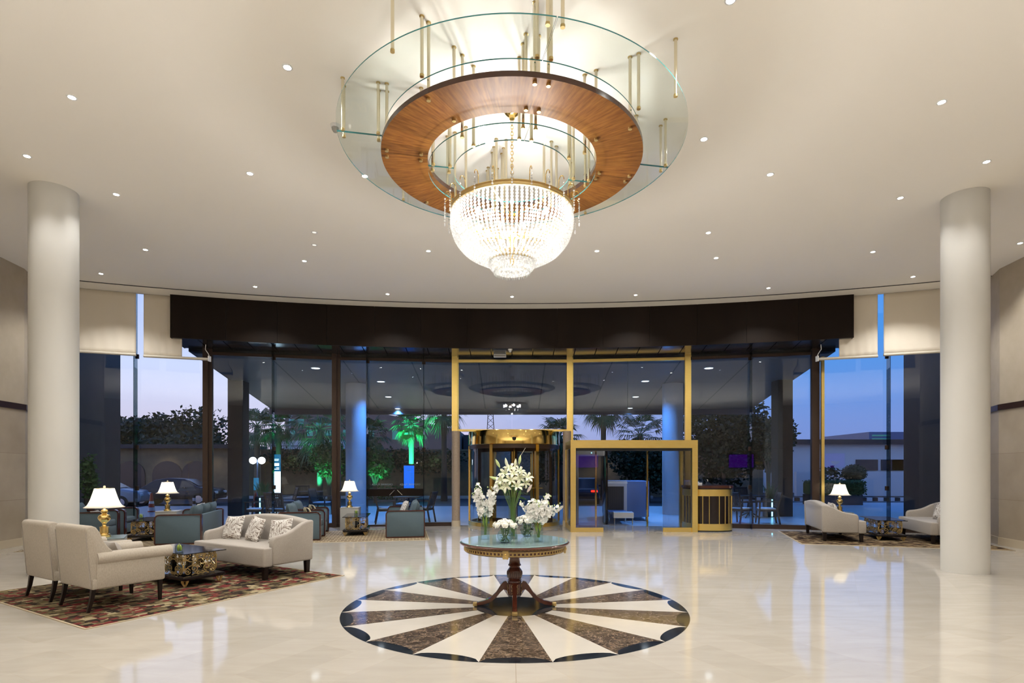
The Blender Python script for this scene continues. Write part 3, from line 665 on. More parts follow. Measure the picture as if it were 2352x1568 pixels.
def revolving_door():
    r, cx, cy = 1.30, .06, 16.45
    o = empty('door_1', (cx, cy, 0)); structure(o, 'brass revolving door in the middle of the front')
    q = MB(); q.lathe([(r + .02, 2.27), (r + .03, 2.28), (r + .03, 2.64), (r + .02, 2.66), (0, 2.66)], 72, caps=False); q.lathe([(0, 2.26), (r - .01, 2.26), (r + .02, 2.27)], 72, caps=False)
    q.build('canopy_drum', M['brass'], o)
    q = MB(); q.ring(r - .05, r + .03, 0, .10, 40, (0, 0), rad(-62 - 0), rad(62), 0); q.ring(r - .05, r + .03, 0, .10, 40, (0, 0), rad(118), rad(242)); q.build('kick_rail', M['brass_brushed'], o, smooth=30)
    q = MB(); q.ring(r - .03, r + .01, 2.16, 2.27, 60, (0, 0)); q.build('head_band', M['bronze_frame'], o, smooth=30)
    for a0, a1 in ((-60, 60), (120, 240)):
        q = MB(); q.ring(r - .02, r - .008, .1, 2.17, 30, (0, 0), rad(a0), rad(a1)); q.build('curved_pane', M['pane_clear'], o, smooth=30)
    for a in (-118, -62, 62, 118):
        q = MB(); q.box((r * math.cos(rad(a)), r * math.sin(rad(a)), 1.13), (.09, .09, 2.26), rz=rad(a)); q.build('brass_post', M['brass'], o, smooth=0)
    for a in (0, 180):
        q = MB(); q.box(((r) * math.cos(rad(a)), r * math.sin(rad(a)), 1.13), (.06, .10, 2.26), rz=rad(a)); q.build('brass_post', M['brass'], o, smooth=0)
    q = MB(); q.lathe([(.045, 0), (.045, 2.26)], 20); q.build('shaft', M['brass'], o)
    for k in range(4):
        a = rad(62 + 90 * k); mx = Matrix.Rotation(a, 4, 'Z')
        q = MB(); 
        q.lo((.05, -.02, .02), (1.2, .02, .14), mx=mx); q.lo((.05, -.02, 2.10), (1.2, .02, 2.24), mx=mx); q.lo((1.13, -.022, .02), (1.22, .022, 2.24), mx=mx); q.lo((.05, -.02, .02), (.11, .02, 2.24), mx=mx)
        lf = q.build('leaf_frame', M['brass'] if k % 2 == 0 else M['bronze_frame'], o, smooth=0)
        q = MB(); q.lo((.1, -.005, .14), (1.14, .005, 2.10), mx=mx); q.build('leaf_pane', M['pane_clear'], lf, smooth=0)
        q = MB(); q.tube([mx @ Vector((.35, -.06, 1.05)), mx @ Vector((.95, -.06, 1.05))], .014, 8); q.build('push_bar', M['brass'], lf)
    # granite jambs left and right
    for x, lab in ((-1.56, 'rounded granite jamb, the one nearer the teal sofa'), (1.53, 'rounded granite jamb, the one nearer the sliding door')):
        t = empty('door_jamb', (x, 15.62, 0)); tag(t, lab, 'jamb', kind='structure')
        q = MB(); q.lathe([(.115, .16), (.115, 2.64)], 28); q.build('granite_shaft', M['granite'], t)
        q = MB(); q.lathe([(.125, 0), (.125, .16)], 28); q.build('jamb_foot', M['base_stone'], t)
    t = thing('mounted_camera', 'black dome camera hanging on the brass drum of the revolving door', 'camera', (.06, cy - r - .06, 2.40)); q = MB(); q.lathe([(.05, .05), (.055, .02), (.045, -.02), (0, -.045)], 16); q.build('camera_dome', M['black'], t); q = MB(); q.box((0, .03, .05), (.05, .08, .02)); q.build('bracket', M['brass'], t)

def sliding_door():
    y0, x0, x1, H = 14.08, 1.47, 4.66, 2.31
    a, b = arc(RG, .5 * STEP), arc(RG, 1.5 * STEP)
    o = empty('door_2', (0, 0, 0)); structure(o, 'brass framed sliding door box standing in front of the glass')
    q = MB()
    q.lo((x0, y0, 0), (x0 + .13, y0 + .14, H - .2)); q.lo((x1 - .14, y0, 0), (x1, y0 + .14, H - .2)); q.lo((x0, y0, H - .2), (x1, y0 + .16, H))
    q.build('front_frame', M['brass_brushed'], o, smooth=0)
    q = MB(); q.lo((x0 + .02, y0 + .16, H - .14), (x1 - .02, 15.6, H)); q.build('box_roof', M['brass'], o, smooth=0)
    q = MB(); q.lo((x0, y0 + .14, 0), (x0 + .05, 15.62, .12)); q.lo((x0, 15.5, 0), (x0 + .08, 15.64, H)); q.lo((x0, y0 + .14, H - .2), (x0 + .05, 15.62, H)); q.build('side_frame', M['brass_brushed'], o, smooth=0)
    q = MB(); q.lo((x1 - .05, y0 + .14, 0), (x1, 15.4, .12)); q.lo((x1 - .08, 15.3, 0), (x1, 15.42, H)); q.lo((x1 - .05, y0 + .14, H - .2), (x1, 15.4, H)); q.build('side_frame', M['brass_brushed'], o, smooth=0)
    for x in (x0 + .02, x1 - .03):
        q = MB(); q.lo((x, y0 + .14, .12), (x + .01, 15.4, H - .2)); q.build('side_pane', M['pane_grey'], o, smooth=0)
    for xa, xb in ((x0 + .13, 2.30), (3.80, x1 - .14)):
        q = MB(); q.lo((xa, y0 + .05, 0), (xb, y0 + .10, .11)); f = q.build('leaf_rail', M['brass_brushed'], o, smooth=0)
        q = MB(); q.lo((xa, y0 + .07, .11), (xb, y0 + .08, H - .2)); q.build('leaf_pane', M['pane_grey'], f, smooth=0)
    q = MB(); q.lo((x0 + .13, y0 + .05, H - .27), (x1 - .14, y0 + .12, H - .2)); q.build('track', M['black'], o, smooth=0)
    # inner leaves at the glass line
    q = MB(); q.lo((3.70, 15.42, 0), (3.74, 15.5, 2.15)); q.lo((2.30, 15.52, 0), (2.34, 15.6, 2.15)); q.lo((1.6, 15.5, 2.15), (4.6, 15.56, 2.25)); q.build('inner_frame', M['brass'], o, smooth=0)

def glass_doors():
    t0, t1 = -1.5 * STEP, -.5 * STEP; mx, w = chord_matrix(t0, t1); a, b = w * .26 + .01, w * .735 - .01; mid = (a + b) / 2
    o = empty('door_3'); structure(o, 'frameless glass double door with a brown push band')
    for k, (x0, x1) in enumerate(((a, mid - .004), (mid + .004, b))):
        q = MB(); q.lo((x0, -.006, .02), (x1, .006, 2.135), mx=mx); lf = q.build('door_leaf', M['pane'], o, smooth=0)
        q = MB(); q.lo((x0, -.03, .84), (x1, .03, 1.04), mx=mx, bev=.006); bd = q.build('push_band', M['bronze'], lf, smooth=0); bd['label'] = 'dark brown band'
        s = -1 if k == 0 else 1
        xa = mid + s * .035
        q = MB(); q.tube([mx @ Vector((xa, -.06, 1.005)), mx @ Vector((xa + s * .135, -.06, .87))], .012, 8); q.build('pull_handle', M['chrome'], lf)
        q = MB(); q.lo((x0, -.02, .0), (x1, .02, .05), mx=mx); q.build('bottom_rail', M['bronze_frame'], lf, smooth=0)
        # etched name, read from outside
        cu = bpy.data.curves.new('lettering', 'FONT'); cu.body = 'CROWNE PLAZA'; cu.size = .066; cu.align_x = 'CENTER'; cu.space_character = 1.15; cu.extrude = .0004
        tx = bpy.data.objects.new('lettering', cu); COL.objects.link(tx); tx.parent = lf; cu.materials.append(M['etched'])
        rot = mx.to_euler().z
        p = mx @ Vector(((x0 + x1) / 2, .009, 1.14)); tx.matrix_world = Matrix.Translation(p) @ Matrix.Rotation(rot + PI, 4, 'Z') @ Matrix.Rotation(PI / 2, 4, 'X')

def reception():
    """the desk behind the viewer, which the entrance glass mirrors"""
    t = thing('reception_desk', 'long dark wood reception desk mirrored faintly in the entrance glass', 'desk', (3.5, -6, 0))
    q = MB(); q.lo((-4, 0, 0), (4, .7, 1.02), bev=.01); q.build('desk_front', M['shelf_wood'], t); q = MB(); q.lo((-4.1, -.1, 1.02), (4.1, .8, 1.07), bev=.008); q.build('counter_top', M['black_marble'], t)
    t = thing('wall_screen', 'purple lit wall screen mirrored faintly in the entrance glass', 'screen', (4.95, -8.98, 1.7)); q = MB(); q.lo((-.8, 0, 0), (.8, .05, .95)); q.build('screen_case', M['black'], t, smooth=0); q = MB(); q.lo((-.76, .05, .04), (.76, .055, .91)); q.build('screen', M['purple'], t, smooth=0)
    # unseen uplighters, added behind the viewer to brighten the ceiling
    for k, (x, y) in enumerate(((-6.2, -1.6), (-2.1, -2.6), (2.1, -2.6), (6.2, -1.6))):
        t = thing('added_uplighter', 'added unseen brass uplighter behind the viewer, %s from the left' % ('first', 'second', 'third', 'fourth')[k], 'lamp', (x, y, 0), 0, 'added uplighters')
        q = MB(); q.lathe([(0, 0), (.18, 0), (.18, .02), (.03, .04), (.018, .06), (.018, 1.86)], 24, caps=False); q.build('lamp_stand', M['brass_brushed'], t)
        q = MB(); q.lathe([(.0, 1.85), (.06, 1.86), (.16, 1.92), (.22, 2.02), (.215, 2.02), (.155, 1.93), (0, 1.88)], 32, caps=False); q.build('reflector_bowl', M['brass_brushed'], t)
        q = MB(); q.ico((0, 0, 1.95), .05, 2); q.build('bulb', M['bulb'], t)
        light('SPOT', (x, y, 2.03), FILL_UP_W, WHITE, .15, rad(165), .8, (x, y, 5), 'added_uplight')
# ---------------------------------------------------------------- chandelier and hanging rings
CX, CY = .0, 6.43
def rods(parent, rset, zb, joints, mids):
    for (aj, r) in [(a, r) for a in joints for r in rset]:
        for da in (-2.6, 2.6): rod(parent, r, aj + da * 1.4 / r, zb)
    for a in mids:
        for r in rset: rod(parent, r, a, zb)
def rod(parent, r, a, zb):
    x, y = r * math.cos(rad(a)), r * math.sin(rad(a)); h = CEIL - zb
    q = MB(); q.cyl((x, y, 0), (x, y, h), .0155, 12)
    o = q.build('hanging_rod', M['pale_gold'], parent)
    q = MB(); q.cyl((x, y, -.022), (x, y, .0), .020, 12); q.build('rod_cap', M['gold_satin'], o); q = MB(); q.cyl((x, y, h - .006), (x, y, h), .024, 12); q.build('ceiling_plate', M['gold_satin'], o)
def rings():
    J = [-79, 11, 101, 191]; MD = [-124, -31, 56, 142]
    z = 5.21; o = thing('glass_ring', 'large outer clear glass ring hung on brass rods around the chandelier', 'ring fixture', (CX, CY, z))
    for k in range(4):
        q = MB(); a = rad(J[k]) + .003; b = rad(J[k] + 90) - .003
        q.ring(1.43, 1.925, 0, .012, 40, (0, 0), a, b, 0, 1); q.build('glass_segment', [M['ring_glass'], M['ring_edge']], o, smooth=30)
    rods(o, (1.49, 1.86), -.0 + z, J, MD)
    z = 5.035; o = thing('wood_ring', 'honey-coloured veneered wooden ring hung above the chandelier', 'ring fixture', (CX, CY, z))
    q = MB(); q.ring(.955, 1.462, 0, .052, 96, (0, 0), 0, 2 * PI, 0, 1); q.build('veneered_ring', [M['honey'], M['wood_edge']], o, smooth=30)
    for a in (191, 11):
        q = MB(); x0, x1 = .955, 1.462; m = Matrix.Rotation(rad(a), 4, 'Z'); q.lo((x0, -.0015, -.0012), (x1, .0015, .0), mx=m); q.build('seam', M['wood_edge'], o, smooth=0)
    rods(o, (1.03, 1.40), z, J, MD)
    z = 4.935; o = thing('glass_ring', 'small inner clear glass ring hung just above the crystal bowl', 'ring fixture', (CX, CY, z))
    for k in range(4):
        q = MB(); a = rad(J[k]) + .004; b = rad(J[k] + 90) - .004
        q.ring(.665, .95, 0, .012, 30, (0, 0), a, b, 0, 1); q.build('glass_segment', [M['ring_glass'], M['ring_edge']], o, smooth=30)
    rods(o, (.715, .90), z, J, MD)

def chandelier():
    zr = 4.50
    o = thing('chandelier', 'crystal bowl chandelier of bead strings hanging on a gold chain', 'chandelier', (CX, CY, zr))
    dz = CEIL - zr
    q = MB(); q.lathe([(.0, dz - .18), (.03, dz - .18), (.035, dz - .15), (.07, dz - .13), (.10, dz - .09), (.115, dz - .05), (.12, dz), ], 32); q.build('ceiling_cup', M['brass'], o)
    # chain
    q = MB(); k = 24; zt, zb = dz - .18, .18
    for i in range(k):
        zc = zt - (i + .5) * (zt - zb) / k; hh = (zt - zb) / k * .68
        ang = PI / 2 * (i % 2)
        pts = [(.016 * math.cos(t) * math.cos(ang), .016 * math.cos(t) * math.sin(ang), zc + hh * math.sin(t)) for t in [2 * PI * j / 10 for j in range(10)]]
        q.tube(pts, .0042, 5, closed=True)
    q.build('chain', M['gold'], o)
    q = MB(); q.lathe([(0, -.60), (.02, -.6), (.03, -.5), (.015, -.4), (.05, -.3), (.02, -.22), (.015, .05), (.03, .10), (.012, .16), (0, .18)], 16, caps=False); q.build('stem', M['gold'], o)
    q = MB(); q.lathe([(.675, -.028), (.70, -.028), (.706, -.012), (.706, .014), (.694, .03), (.675, .03), (.675, -.028)], 96, caps=False); q.build('rim', M['gold_satin'], o)
    # spokes that hold the rim, bulbs on arms
    for i in range(6):
        a = PI / 3 * i + .2; q = MB(); q.tube([(.0, 0, -.02), (.35 * math.cos(a), .35 * math.sin(a), -.05), (.68 * math.cos(a), .68 * math.sin(a), 0)], .007, 6); q.build('spoke', M['gold'], o)
    for i in range(12):
        rr, zz = (.44, -.17) if i % 2 else (.27, -.34)
        a = PI / 6 * i; x, y = rr * math.cos(a), rr * math.sin(a)
        q = MB(); q.tube([(0, 0, zz - .05), (x * .5, y * .5, zz - .11), (x, y, zz - .06), (x, y, zz)], .006, 6); q.cyl((x, y, zz), (x, y, zz + .05), .011, 8)
        arm = q.build('candle_arm', M['gold'], o)
        q = MB(); q.lathe([(0, .05), (.016, .06), (.020, .085), (.012, .115), (0, .14)], 10, (x, y, zz), caps=False); q.build('bulb', M['bulb'], arm)
    # scroll hooks on the rim with hanging bead drops
    for i in range(24):
        a = 2 * PI * i / 24; ca, sa = math.cos(a), math.sin(a)
        pts = [(.70, .0), (.70, .08)] + [(.735 - .035 * math.cos(t), .10 + .05 * math.sin(t)) for t in [PI * j / 8 for j in range(9)]]
        q = MB(); q.tube([(r * ca, r * sa, z) for r, z in pts], .0048, 6); h = q.build('scroll_hook', M['gold'], o)
        q = MB(); r0 = .77; z0 = .09
        for j in range(7): q.ico((r0 * ca, r0 * sa, z0 - .03 - j * .026), .0085 if j % 2 else .012, 1)
        q.ico((r0 * ca, r0 * sa, z0 - .03 - 7.6 * .026), .013, 1, sc=(.8, .8, 2)); q.build('bead_drop', M['crystal'], h)
    # bowl of bead strings
    prof = [(.685, -.03), (.69, -.10), (.688, -.17), (.672, -.24), (.645, -.31), (.605, -.37), (.55, -.43), (.485, -.475), (.41, -.515), (.33, -.545), (.25, -.565)]
    cum = [0]
    for (a, b) in zip(prof, prof[1:]): cum.append(cum[-1] + math.dist(a, b))
    def at(s):
        for i in range(len(prof) - 1):
            if s <= cum[i + 1]:
                f = (s - cum[i]) / (cum[i + 1] - cum[i]); return [prof[i][q] + (prof[i + 1][q] - prof[i][q]) * f for q in (0, 1)]
        return prof[-1]
    q = MB(); nrow = 23
    for k in range(nrow):
        r, z = at(cum[-1] * (k + .5) / nrow)
        n = 84 if r > .5 else (60 if r > .36 else 40)
        for i in range(n):
            a = 2 * PI * (i + .5 * 0) / n; q.ico((r * math.cos(a), r * math.sin(a), z), .0195 if n == 84 else .017, 1, sc=(1, 1, .95))
    ob = q.build('bead_bowl', M['crystal'], o); ob['kind'] = 'stuff'
    q = MB()
    for i in range(42):
        a = 2 * PI * i / 42
        q.tube([(p[0] * math.cos(a), p[0] * math.sin(a), p[1]) for p in prof[::2]], .0016, 4)
    q.build('string_wires', M['gold_satin'], o)
    # inner ring of rods and lower tier
    q = MB()
    for i in range(64):
        a = 2 * PI * i / 64; q.cyl((.58 * math.cos(a), .58 * math.sin(a), -.20), (.545 * math.cos(a), .545 * math.sin(a), -.36), .008, 5)
    ob = q.build('crystal_rods', M['crystal'], o); ob['kind'] = 'stuff'
    q = MB(); q.lathe([(.25, -.575), (.262, -.57), (.262, -.555), (.25, -.55), (.25, -.575)], 48, caps=False); q.build('lower_rim', M['gold_satin'], o)
    q = MB()
    for k, (r, z) in enumerate([(.255, -.585), (.252, -.61), (.24, -.635), (.22, -.655), (.19, -.668), (.15, -.675), (.10, -.68), (.05, -.683)]):
        n = max(8, int(2 * PI * r / .034))
        for i in range(n): a = 2 * PI * i / n; q.ico((r * math.cos(a), r * math.sin(a), z), .0155, 1)
    for i in range(44):
        a = 2 * PI * i / 44; q.ico((.205 * math.cos(a), .205 * math.sin(a), -.69), .008, 1, sc=(.9, .9, 2.6))
    ob = q.build('lower_bowl', M['crystal'], o); ob['kind'] = 'stuff'
    for i in range(6):
        a = PI / 3 * i + .3; light('POINT', (CX + .36 * math.cos(a), CY + .36 * math.sin(a), zr - .07), CH_W / 6, (1, .98, .95), .05, name='chandelier_bulb')
    light('POINT', (CX, CY, zr - .42), CH_W * .12, (1, .98, .95), .05, name='chandelier_bulb')

# ---------------------------------------------------------------- furniture (local frame: +Y is the front)
def facing(v): return math.atan2(v[1], v[0]) - PI / 2
def legs4(t, pts, m, top, h, r0=.024, r1=.016, splay=0.):
    for (x, y) in pts:
        q = MB(); sy = -splay if y < 0 else 0
        q.tube([(x, y + sy, 0), (x, y + sy * .35, h * .5), (x, y, h)], [r1, (r0 + r1) / 2, r0], 4, up=(1, 1, 0)); q.build('leg', m, t, smooth=0)
def armchair(label, loc, rz, group):
    t = thing('armchair', label, 'armchair', loc, rz, group)
    q = MB(); q.lo((-.385, -.38, .245), (.385, .37, .36), bev=.015); q.build('seat_base', M['greige'], t)
    q = MB(); q.lo((-.265, -.22, .345), (.265, .40, .475), bev=.045, seg=3); q.build('seat_cushion', M['greige'], t)
    for s in (-1, 1):
        q = MB(); q.lo((s * .335 - .055, -.34, .25), (s * .335 + .055, .375, .60), bev=.018)
        q.tube([(s * .345, -.33 + .78 * i / 8, .575) for i in range(9)], [.072] * 7 + [.072, .070], 16)
        q.ico((s * .345, .45, .575), .070, 2, sc=(1, .18, 1)); q.build('arm', M['greige'], t)
    back = [(-.385, .25), (-.435, .86), (-.44, .905), (-.42, .935), (-.375, .94), (-.335, .92), (-.30, .865), (-.265, .77), (-.215, .69), (-.16, .635), (-.145, .58), (-.15, .40), (-.15, .25)]
    q = MB(); q.prism(back, -.375, .375, 'X', bev=.028, seg=3); q.build('backrest', M['greige'], t)
    for s in (-1, 1): q = MB(); q.tube([(s * .372, -.388, .27), (s * .372, -.437, .87)], .005, 5); q.build('piping', M['greige_velvet'], t)
    legs4(t, [(-.335, -.35), (.335, -.35), (-.335, .34), (.335, .34)], M['dark_leg'], 0, .25, .031, .02, .05)
    return t
def velvet_sofa(label, loc, rz, group):
    t = thing('loveseat', label, 'sofa', loc, rz, group); W = .86
    T = [(-W + .05, -.33), (W - .05, -.33), (W - .05, .27), (W, .27), (W, .42), (-W, .42), (-W, .27), (-W + .05, .27)]
    q = MB(); q.prism(T, .185, .455, 'Z', bev=.03, seg=3); q.build('seat', M['greige_velvet'], t)
    arch = [(-W + .02, .20)] + [(-W + .02 + (2 * W - .04) * i / 20, .775 + .075 * math.sin(PI * i / 20) ** .75) for i in range(21)] + [(W - .02, .20)]
    q = MB(); q.prism(arch, -.43, -.27, 'Y', bev=.045, seg=3, shear=lambda c: (c.x, c.y - .05 * (c.z - .3) + .035 * (abs(c.x) / W) ** 4, c.z)); q.build('backrest', M['greige_velvet'], t)
    pr = [(-.425, .19), (.275, .19), (.28, .50), (.272, .555), (.245, .59), (.20, .605), (.13, .612), (.05, .625), (-.05, .655), (-.14, .70), (-.22, .745), (-.30, .775), (-.39, .79), (-.44, .79)]
    for s in (-1, 1):
        q = MB(); a, b = (s * (W - .095), s * W); q.prism(pr, min(a, b), max(a, b), 'X', bev=.03, seg=3); q.build('arm', M['greige_velvet'], t)
    for (x, y) in ((-.78, .34), (.78, .34), (-.78, -.37), (.78, -.37)):
        q = MB(); q.tube([(x, y, 0), (x, y, .20)], [.040, .050], 4, up=(1, 1, 0)); q.build('leg', M['dark_leg'], t, smooth=0)
    return t
def frame_path(h, d, r=.085):
    P = [(-d, .02), (-d, h - .015), (-d + .015, h)]
    c = (d - r, h - r)
    for i in range(9):
        a = PI / 2 - PI / 2 * i / 8; P.append((c[0] + r * math.cos(a), c[1] + r * math.sin(a)))
    P.append((d, .02)); return P
def teal_seat(kind, W, label, cat, loc, rz, group, cushions=()):
    """box seat: teal panels inside a dark wooden band on either side"""
    t = thing(kind, label, cat, loc, rz, group); d = .43; h = .615; aw = .095
    for s in (-1, 1):
        x = s * (W / 2 - aw / 2)
        q = MB(); P = frame_path(h, d); q.tube([(x, y, z) for y, z in P], 1, flat=(aw, .026), up=(1, 0, 0)); q.lo((x - aw / 2, -d, .0), (x + aw / 2, d, .03)); fr = q.build('arm_frame', M['redwood'], t, smooth=40)
        q = MB(); q.prism([(y * .985, z - .008 if z > .1 else .03) for y, z in P], x - aw / 2 + .008, x + aw / 2 - .008, 'X', bev=.006); q.build('side_panel', M['teal'], t)
    q = MB(); q.lo((-W / 2 + aw, -d + .005, .05), (W / 2 - aw, -d + .10, h - .01), bev=.012); q.build('back_panel', M['teal'], t)
    q = MB(); q.lo((-W / 2 + aw, -d + .10, .05), (W / 2 - aw, d - .03, .27), bev=.012); q.build('seat_base', M['teal'], t)
    n = max(1, round((W - 2 * aw) / .65)); cw = (W - 2 * aw) / n
    for i in range(n):
        x = -W / 2 + aw + cw * (i + .5)
        q = MB(); q.box((x, .065, .345), (cw - .01, .66, .145), bev=.035, seg=3); q.build('seat_cushion', M['teal'], t)
        q = MB(); mx = Matrix.Translation((x, -.22, .60)) @ Matrix.Rotation(rad(16), 4, 'X'); q.pillow(cw * .96, .44, .19, mx=mx); q.build('back_cushion', M['teal_cushion'], t)
    return t
def cushion(label, m, loc, rz, tilt, size=(.43, .41, .15), group=None, roll=0):
    t = tag(empty('scatter_cushion', loc, 0), label, 'cushion', group)
    mx = Matrix.Rotation(rz, 4, 'Z') @ Matrix.Rotation(rad(tilt), 4, 'X') @ Matrix.Rotation(rad(roll), 4, 'Y')
    bpy.data.objects.remove(t)
    q = MB(); q.pillow(*size); o = q.build('scatter_cushion', m, loc=loc); o.rotation_euler = mx.to_euler(); tag(o, label, 'cushion', group); return o
def spiral(cx, cz, r0, turns, a0, sgn, n=26, rmin=.12):
    P = []
    for i in range(n + 1):
        f = i / n; a = a0 + sgn * turns * 2 * PI * f; r = r0 * (1 - f * (1 - rmin)); P.append((cx + r * math.cos(a), cz + r * math.sin(a)))
    return P
def filigree(q, W, H, mxf, n):
    """scrollwork of C- and S-curls, n motifs across a panel W wide and H high"""
    mw = W / n; k = mw / .44
    def put(P, w=.0105):
        q.tube([mxf @ Vector((x, 0, z)) for x, z in P], 1, flat=(.009, w), up=mxf.to_3x3() @ Vector((0, 1, 0)))
    for i in range(n):
        c = -W / 2 + mw * (i + .5)
        for s in (-1, 1):
            def m(P): return [(c + s * x * k, z) for x, z in P]
            for (zc, up) in ((.115, -1), (-.10, 1)):      # facing pairs of curls, upper and lower
                put(m(spiral(.082, zc * .62, .048, 1.35, rad(90 * -up), s * 0 + up * -1)))
                put(m(spiral(.165, zc, .036, 1.3, rad(180), up)))
                put(m([(.082 + .0, zc * .62 + .048 * -up * -1)] + [(.10 + .03 * j, zc * .62 + (zc - zc * .62) * j / 3 + .052 * (-up) * -1) for j in range(1, 3)] + [(.20, zc + .02 * -up * -1)]))
                put(m([(.13, zc * .8), (.155, zc * .55), (.19, zc * .45), (.207, zc * .72)]), .010)
            put(m(spiral(.030, .105, .030, 1.1, rad(200), -1)), .010)                      # heart at the top
            put(m([(.0, .072), (.022, .06), (.05, .074), (.06, .105), (.045, .132), (.02, .14), (0, .128)]), .011)
            put(m(spiral(.026, -.115, .026, 1.1, rad(160), 1)), .012)
            put(m([(.0, -.135), (.03, -.142), (.06, -.125), (.08, -.13), (.11, -.142)]), .011)
            put(m([(.207, .10), (.212, .06), (.20, .02), (.212, -.02), (.212, -.07), (.205, -.10)]), .010)
            put(m([(.082, .02), (.11, .0), (.082, -.02)]), .011)
def coffee_table(label, loc, rz, group):
    """long side along Y"""
    t = thing('coffee_table', label, 'table', loc, rz, group)
    q = MB(); q.lo((-.29, -.60, .435), (.29, .60, .447)); q.build('glass_top', M['black_lacquer'], t, smooth=0)
    q = MB(); q.lo((-.27, -.56, .085), (.27, .56, .118), bev=.004); q.lo((-.285, -.575, .100), (.285, .575, .135), bev=.006); q.build('plinth', M['black_lacquer'], t)
    for (W, n, c, a) in ((.46, 1, (0, -.47), 0), (.46, 1, (0, .47), PI), (.94, 2, (-.23, 0), -PI / 2), (.94, 2, (.23, 0), PI / 2)):
        q = MB(); mxf = Matrix.Translation((c[0], c[1], .285)) @ Matrix.Rotation(a, 4, 'Z'); filigree(q, W, .3, mxf, n); q.build('scroll_panel', M['gold_satin'], t, smooth=0)
    for y in (-.2, .2):
        q = MB(); q.lo((-.03, y - .03, .13), (.03, y + .03, .435)); q.build('post', M['black_lacquer'], t, smooth=0)
    for x in (-.235, .235):
        for y in (-.52, .52):
            q = MB()
            for s in (-1, 1):
                q.tube([(x + s * .045, y, .085), (x + s * .04, y, .06), (x + s * .022, y, .03), (x + s * .006, y, .005)], 1, flat=(.012, .012), up=(0, 1, 0))
                P = spiral(.022 * s, .062, .016, 1.2, rad(90), -s, 14); q.tube([(x + p[0], y, p[1]) for p in P], 1, flat=(.012, .008), up=(0, 1, 0))
            q.tube([(x, y - .045, .085), (x, y - .022, .03), (x, y, .004), (x, y + .022, .03), (x, y + .045, .085)], 1, flat=(.012, .012), up=(1, 0, 0))
            q.lo((x - .03, y - .03, .08), (x + .03, y + .03, .087)); q.build('foot', M['gold_satin'], t, smooth=0)
    return t
def votive(label, loc):
    t = thing('leaf_vase', label, 'vase', loc, .4)
    q = MB(); q.lo((-.045, -.045, 0), (.045, .045, .008)); 
    for (a, b, c, d) in ((-.045, -.045, .045, -.040), (-.045, .04, .045, .045), (-.045, -.04, -.04, .04), (.04, -.04, .045, .04)): q.lo((a, b, .008), (c, d, .088))
    q.build('glass_cube', M['clear'], t, smooth=0)
    q = MB()
    for i in range(7):
        a = i * .9; x, y = .017 * math.cos(a), .017 * math.sin(a)
        q.grid(lambda u, v, a=a, x=x, y=y: (x + (.028 * (v - .5)) * math.cos(a) * math.sin(PI * u), y + .028 * (v - .5) * math.sin(a) * math.sin(PI * u), .01 + u * (.085 + .012 * (i % 3))), 5, 3)
    o = q.build('leaf', M['lime'], t); sm = o.modifiers.new('t', 'SOLIDIFY'); sm.thickness = .002
def lamp(label, loc, group='brass table lamps'):
    t = thing('table_lamp', label, 'lamp', loc, 0, group)
    q = MB(); q.lathe([(0, 0), (.078, 0), (.08, .012), (.074, .02), (.076, .03), (.07, .045), (.052, .05), (.05, .055), (.055, .06), (.055, .135), (.06, .14), (.06, .148), (.034, .155), (.026, .165), (.024, .185), (.034, .205), (.062, .235), (.078, .265), (.078, .285), (.068, .31), (.04, .325), (.03, .333), (.032, .342), (.043, .352), (.046, .37), (.036, .388), (.018, .398), (.014, .41), (.012, .46)], 36)
    q.build('lamp_base', M['gold'], t)
    def wob(a): return 1 + .012 * math.cos(a * 8)
    pr = [(.242, .425)] + [(.242 - .122 * (f ** .52), .425 + .265 * f) for f in [i / 10 for i in range(1, 11)]]
    q = MB(); q.lathe(pr, 64, caps=False, wob=wob); q.build('lamp_shade', M['shade'], t, smooth=60)
    q = MB(); q.lathe([(.243, .421), (.246, .425), (.243, .43)], 48, caps=False); q.build('shade_trim', M['blind_rail'], t); q = MB(); q.lathe([(.119, .687), (.122, .69), (.119, .693)], 48, caps=False); q.build('shade_trim', M['blind_rail'], t)
    q = MB(); q.cyl((0, 0, .46), (0, 0, .70), .005, 6); q.tube([(-.118, 0, .69), (0, 0, .70), (.118, 0, .69)], .003, 5); q.build('harp', M['gold'], t)
    q = MB(); q.lathe([(0, .70), (.012, .702), (.018, .715), (.012, .732), (0, .735)], 14, caps=False); q.build('finial', M['lamp_finial'], t)
    q = MB(); q.ico((0, 0, .55), .03, 2, sc=(1, 1, 1.3)); q.build('bulb', M['bulb'], t)
    light('POINT', (loc[0], loc[1], loc[2] + .55), LAMP_W, (1, .9, .74), .04, name='table_lamp_bulb')
    return t
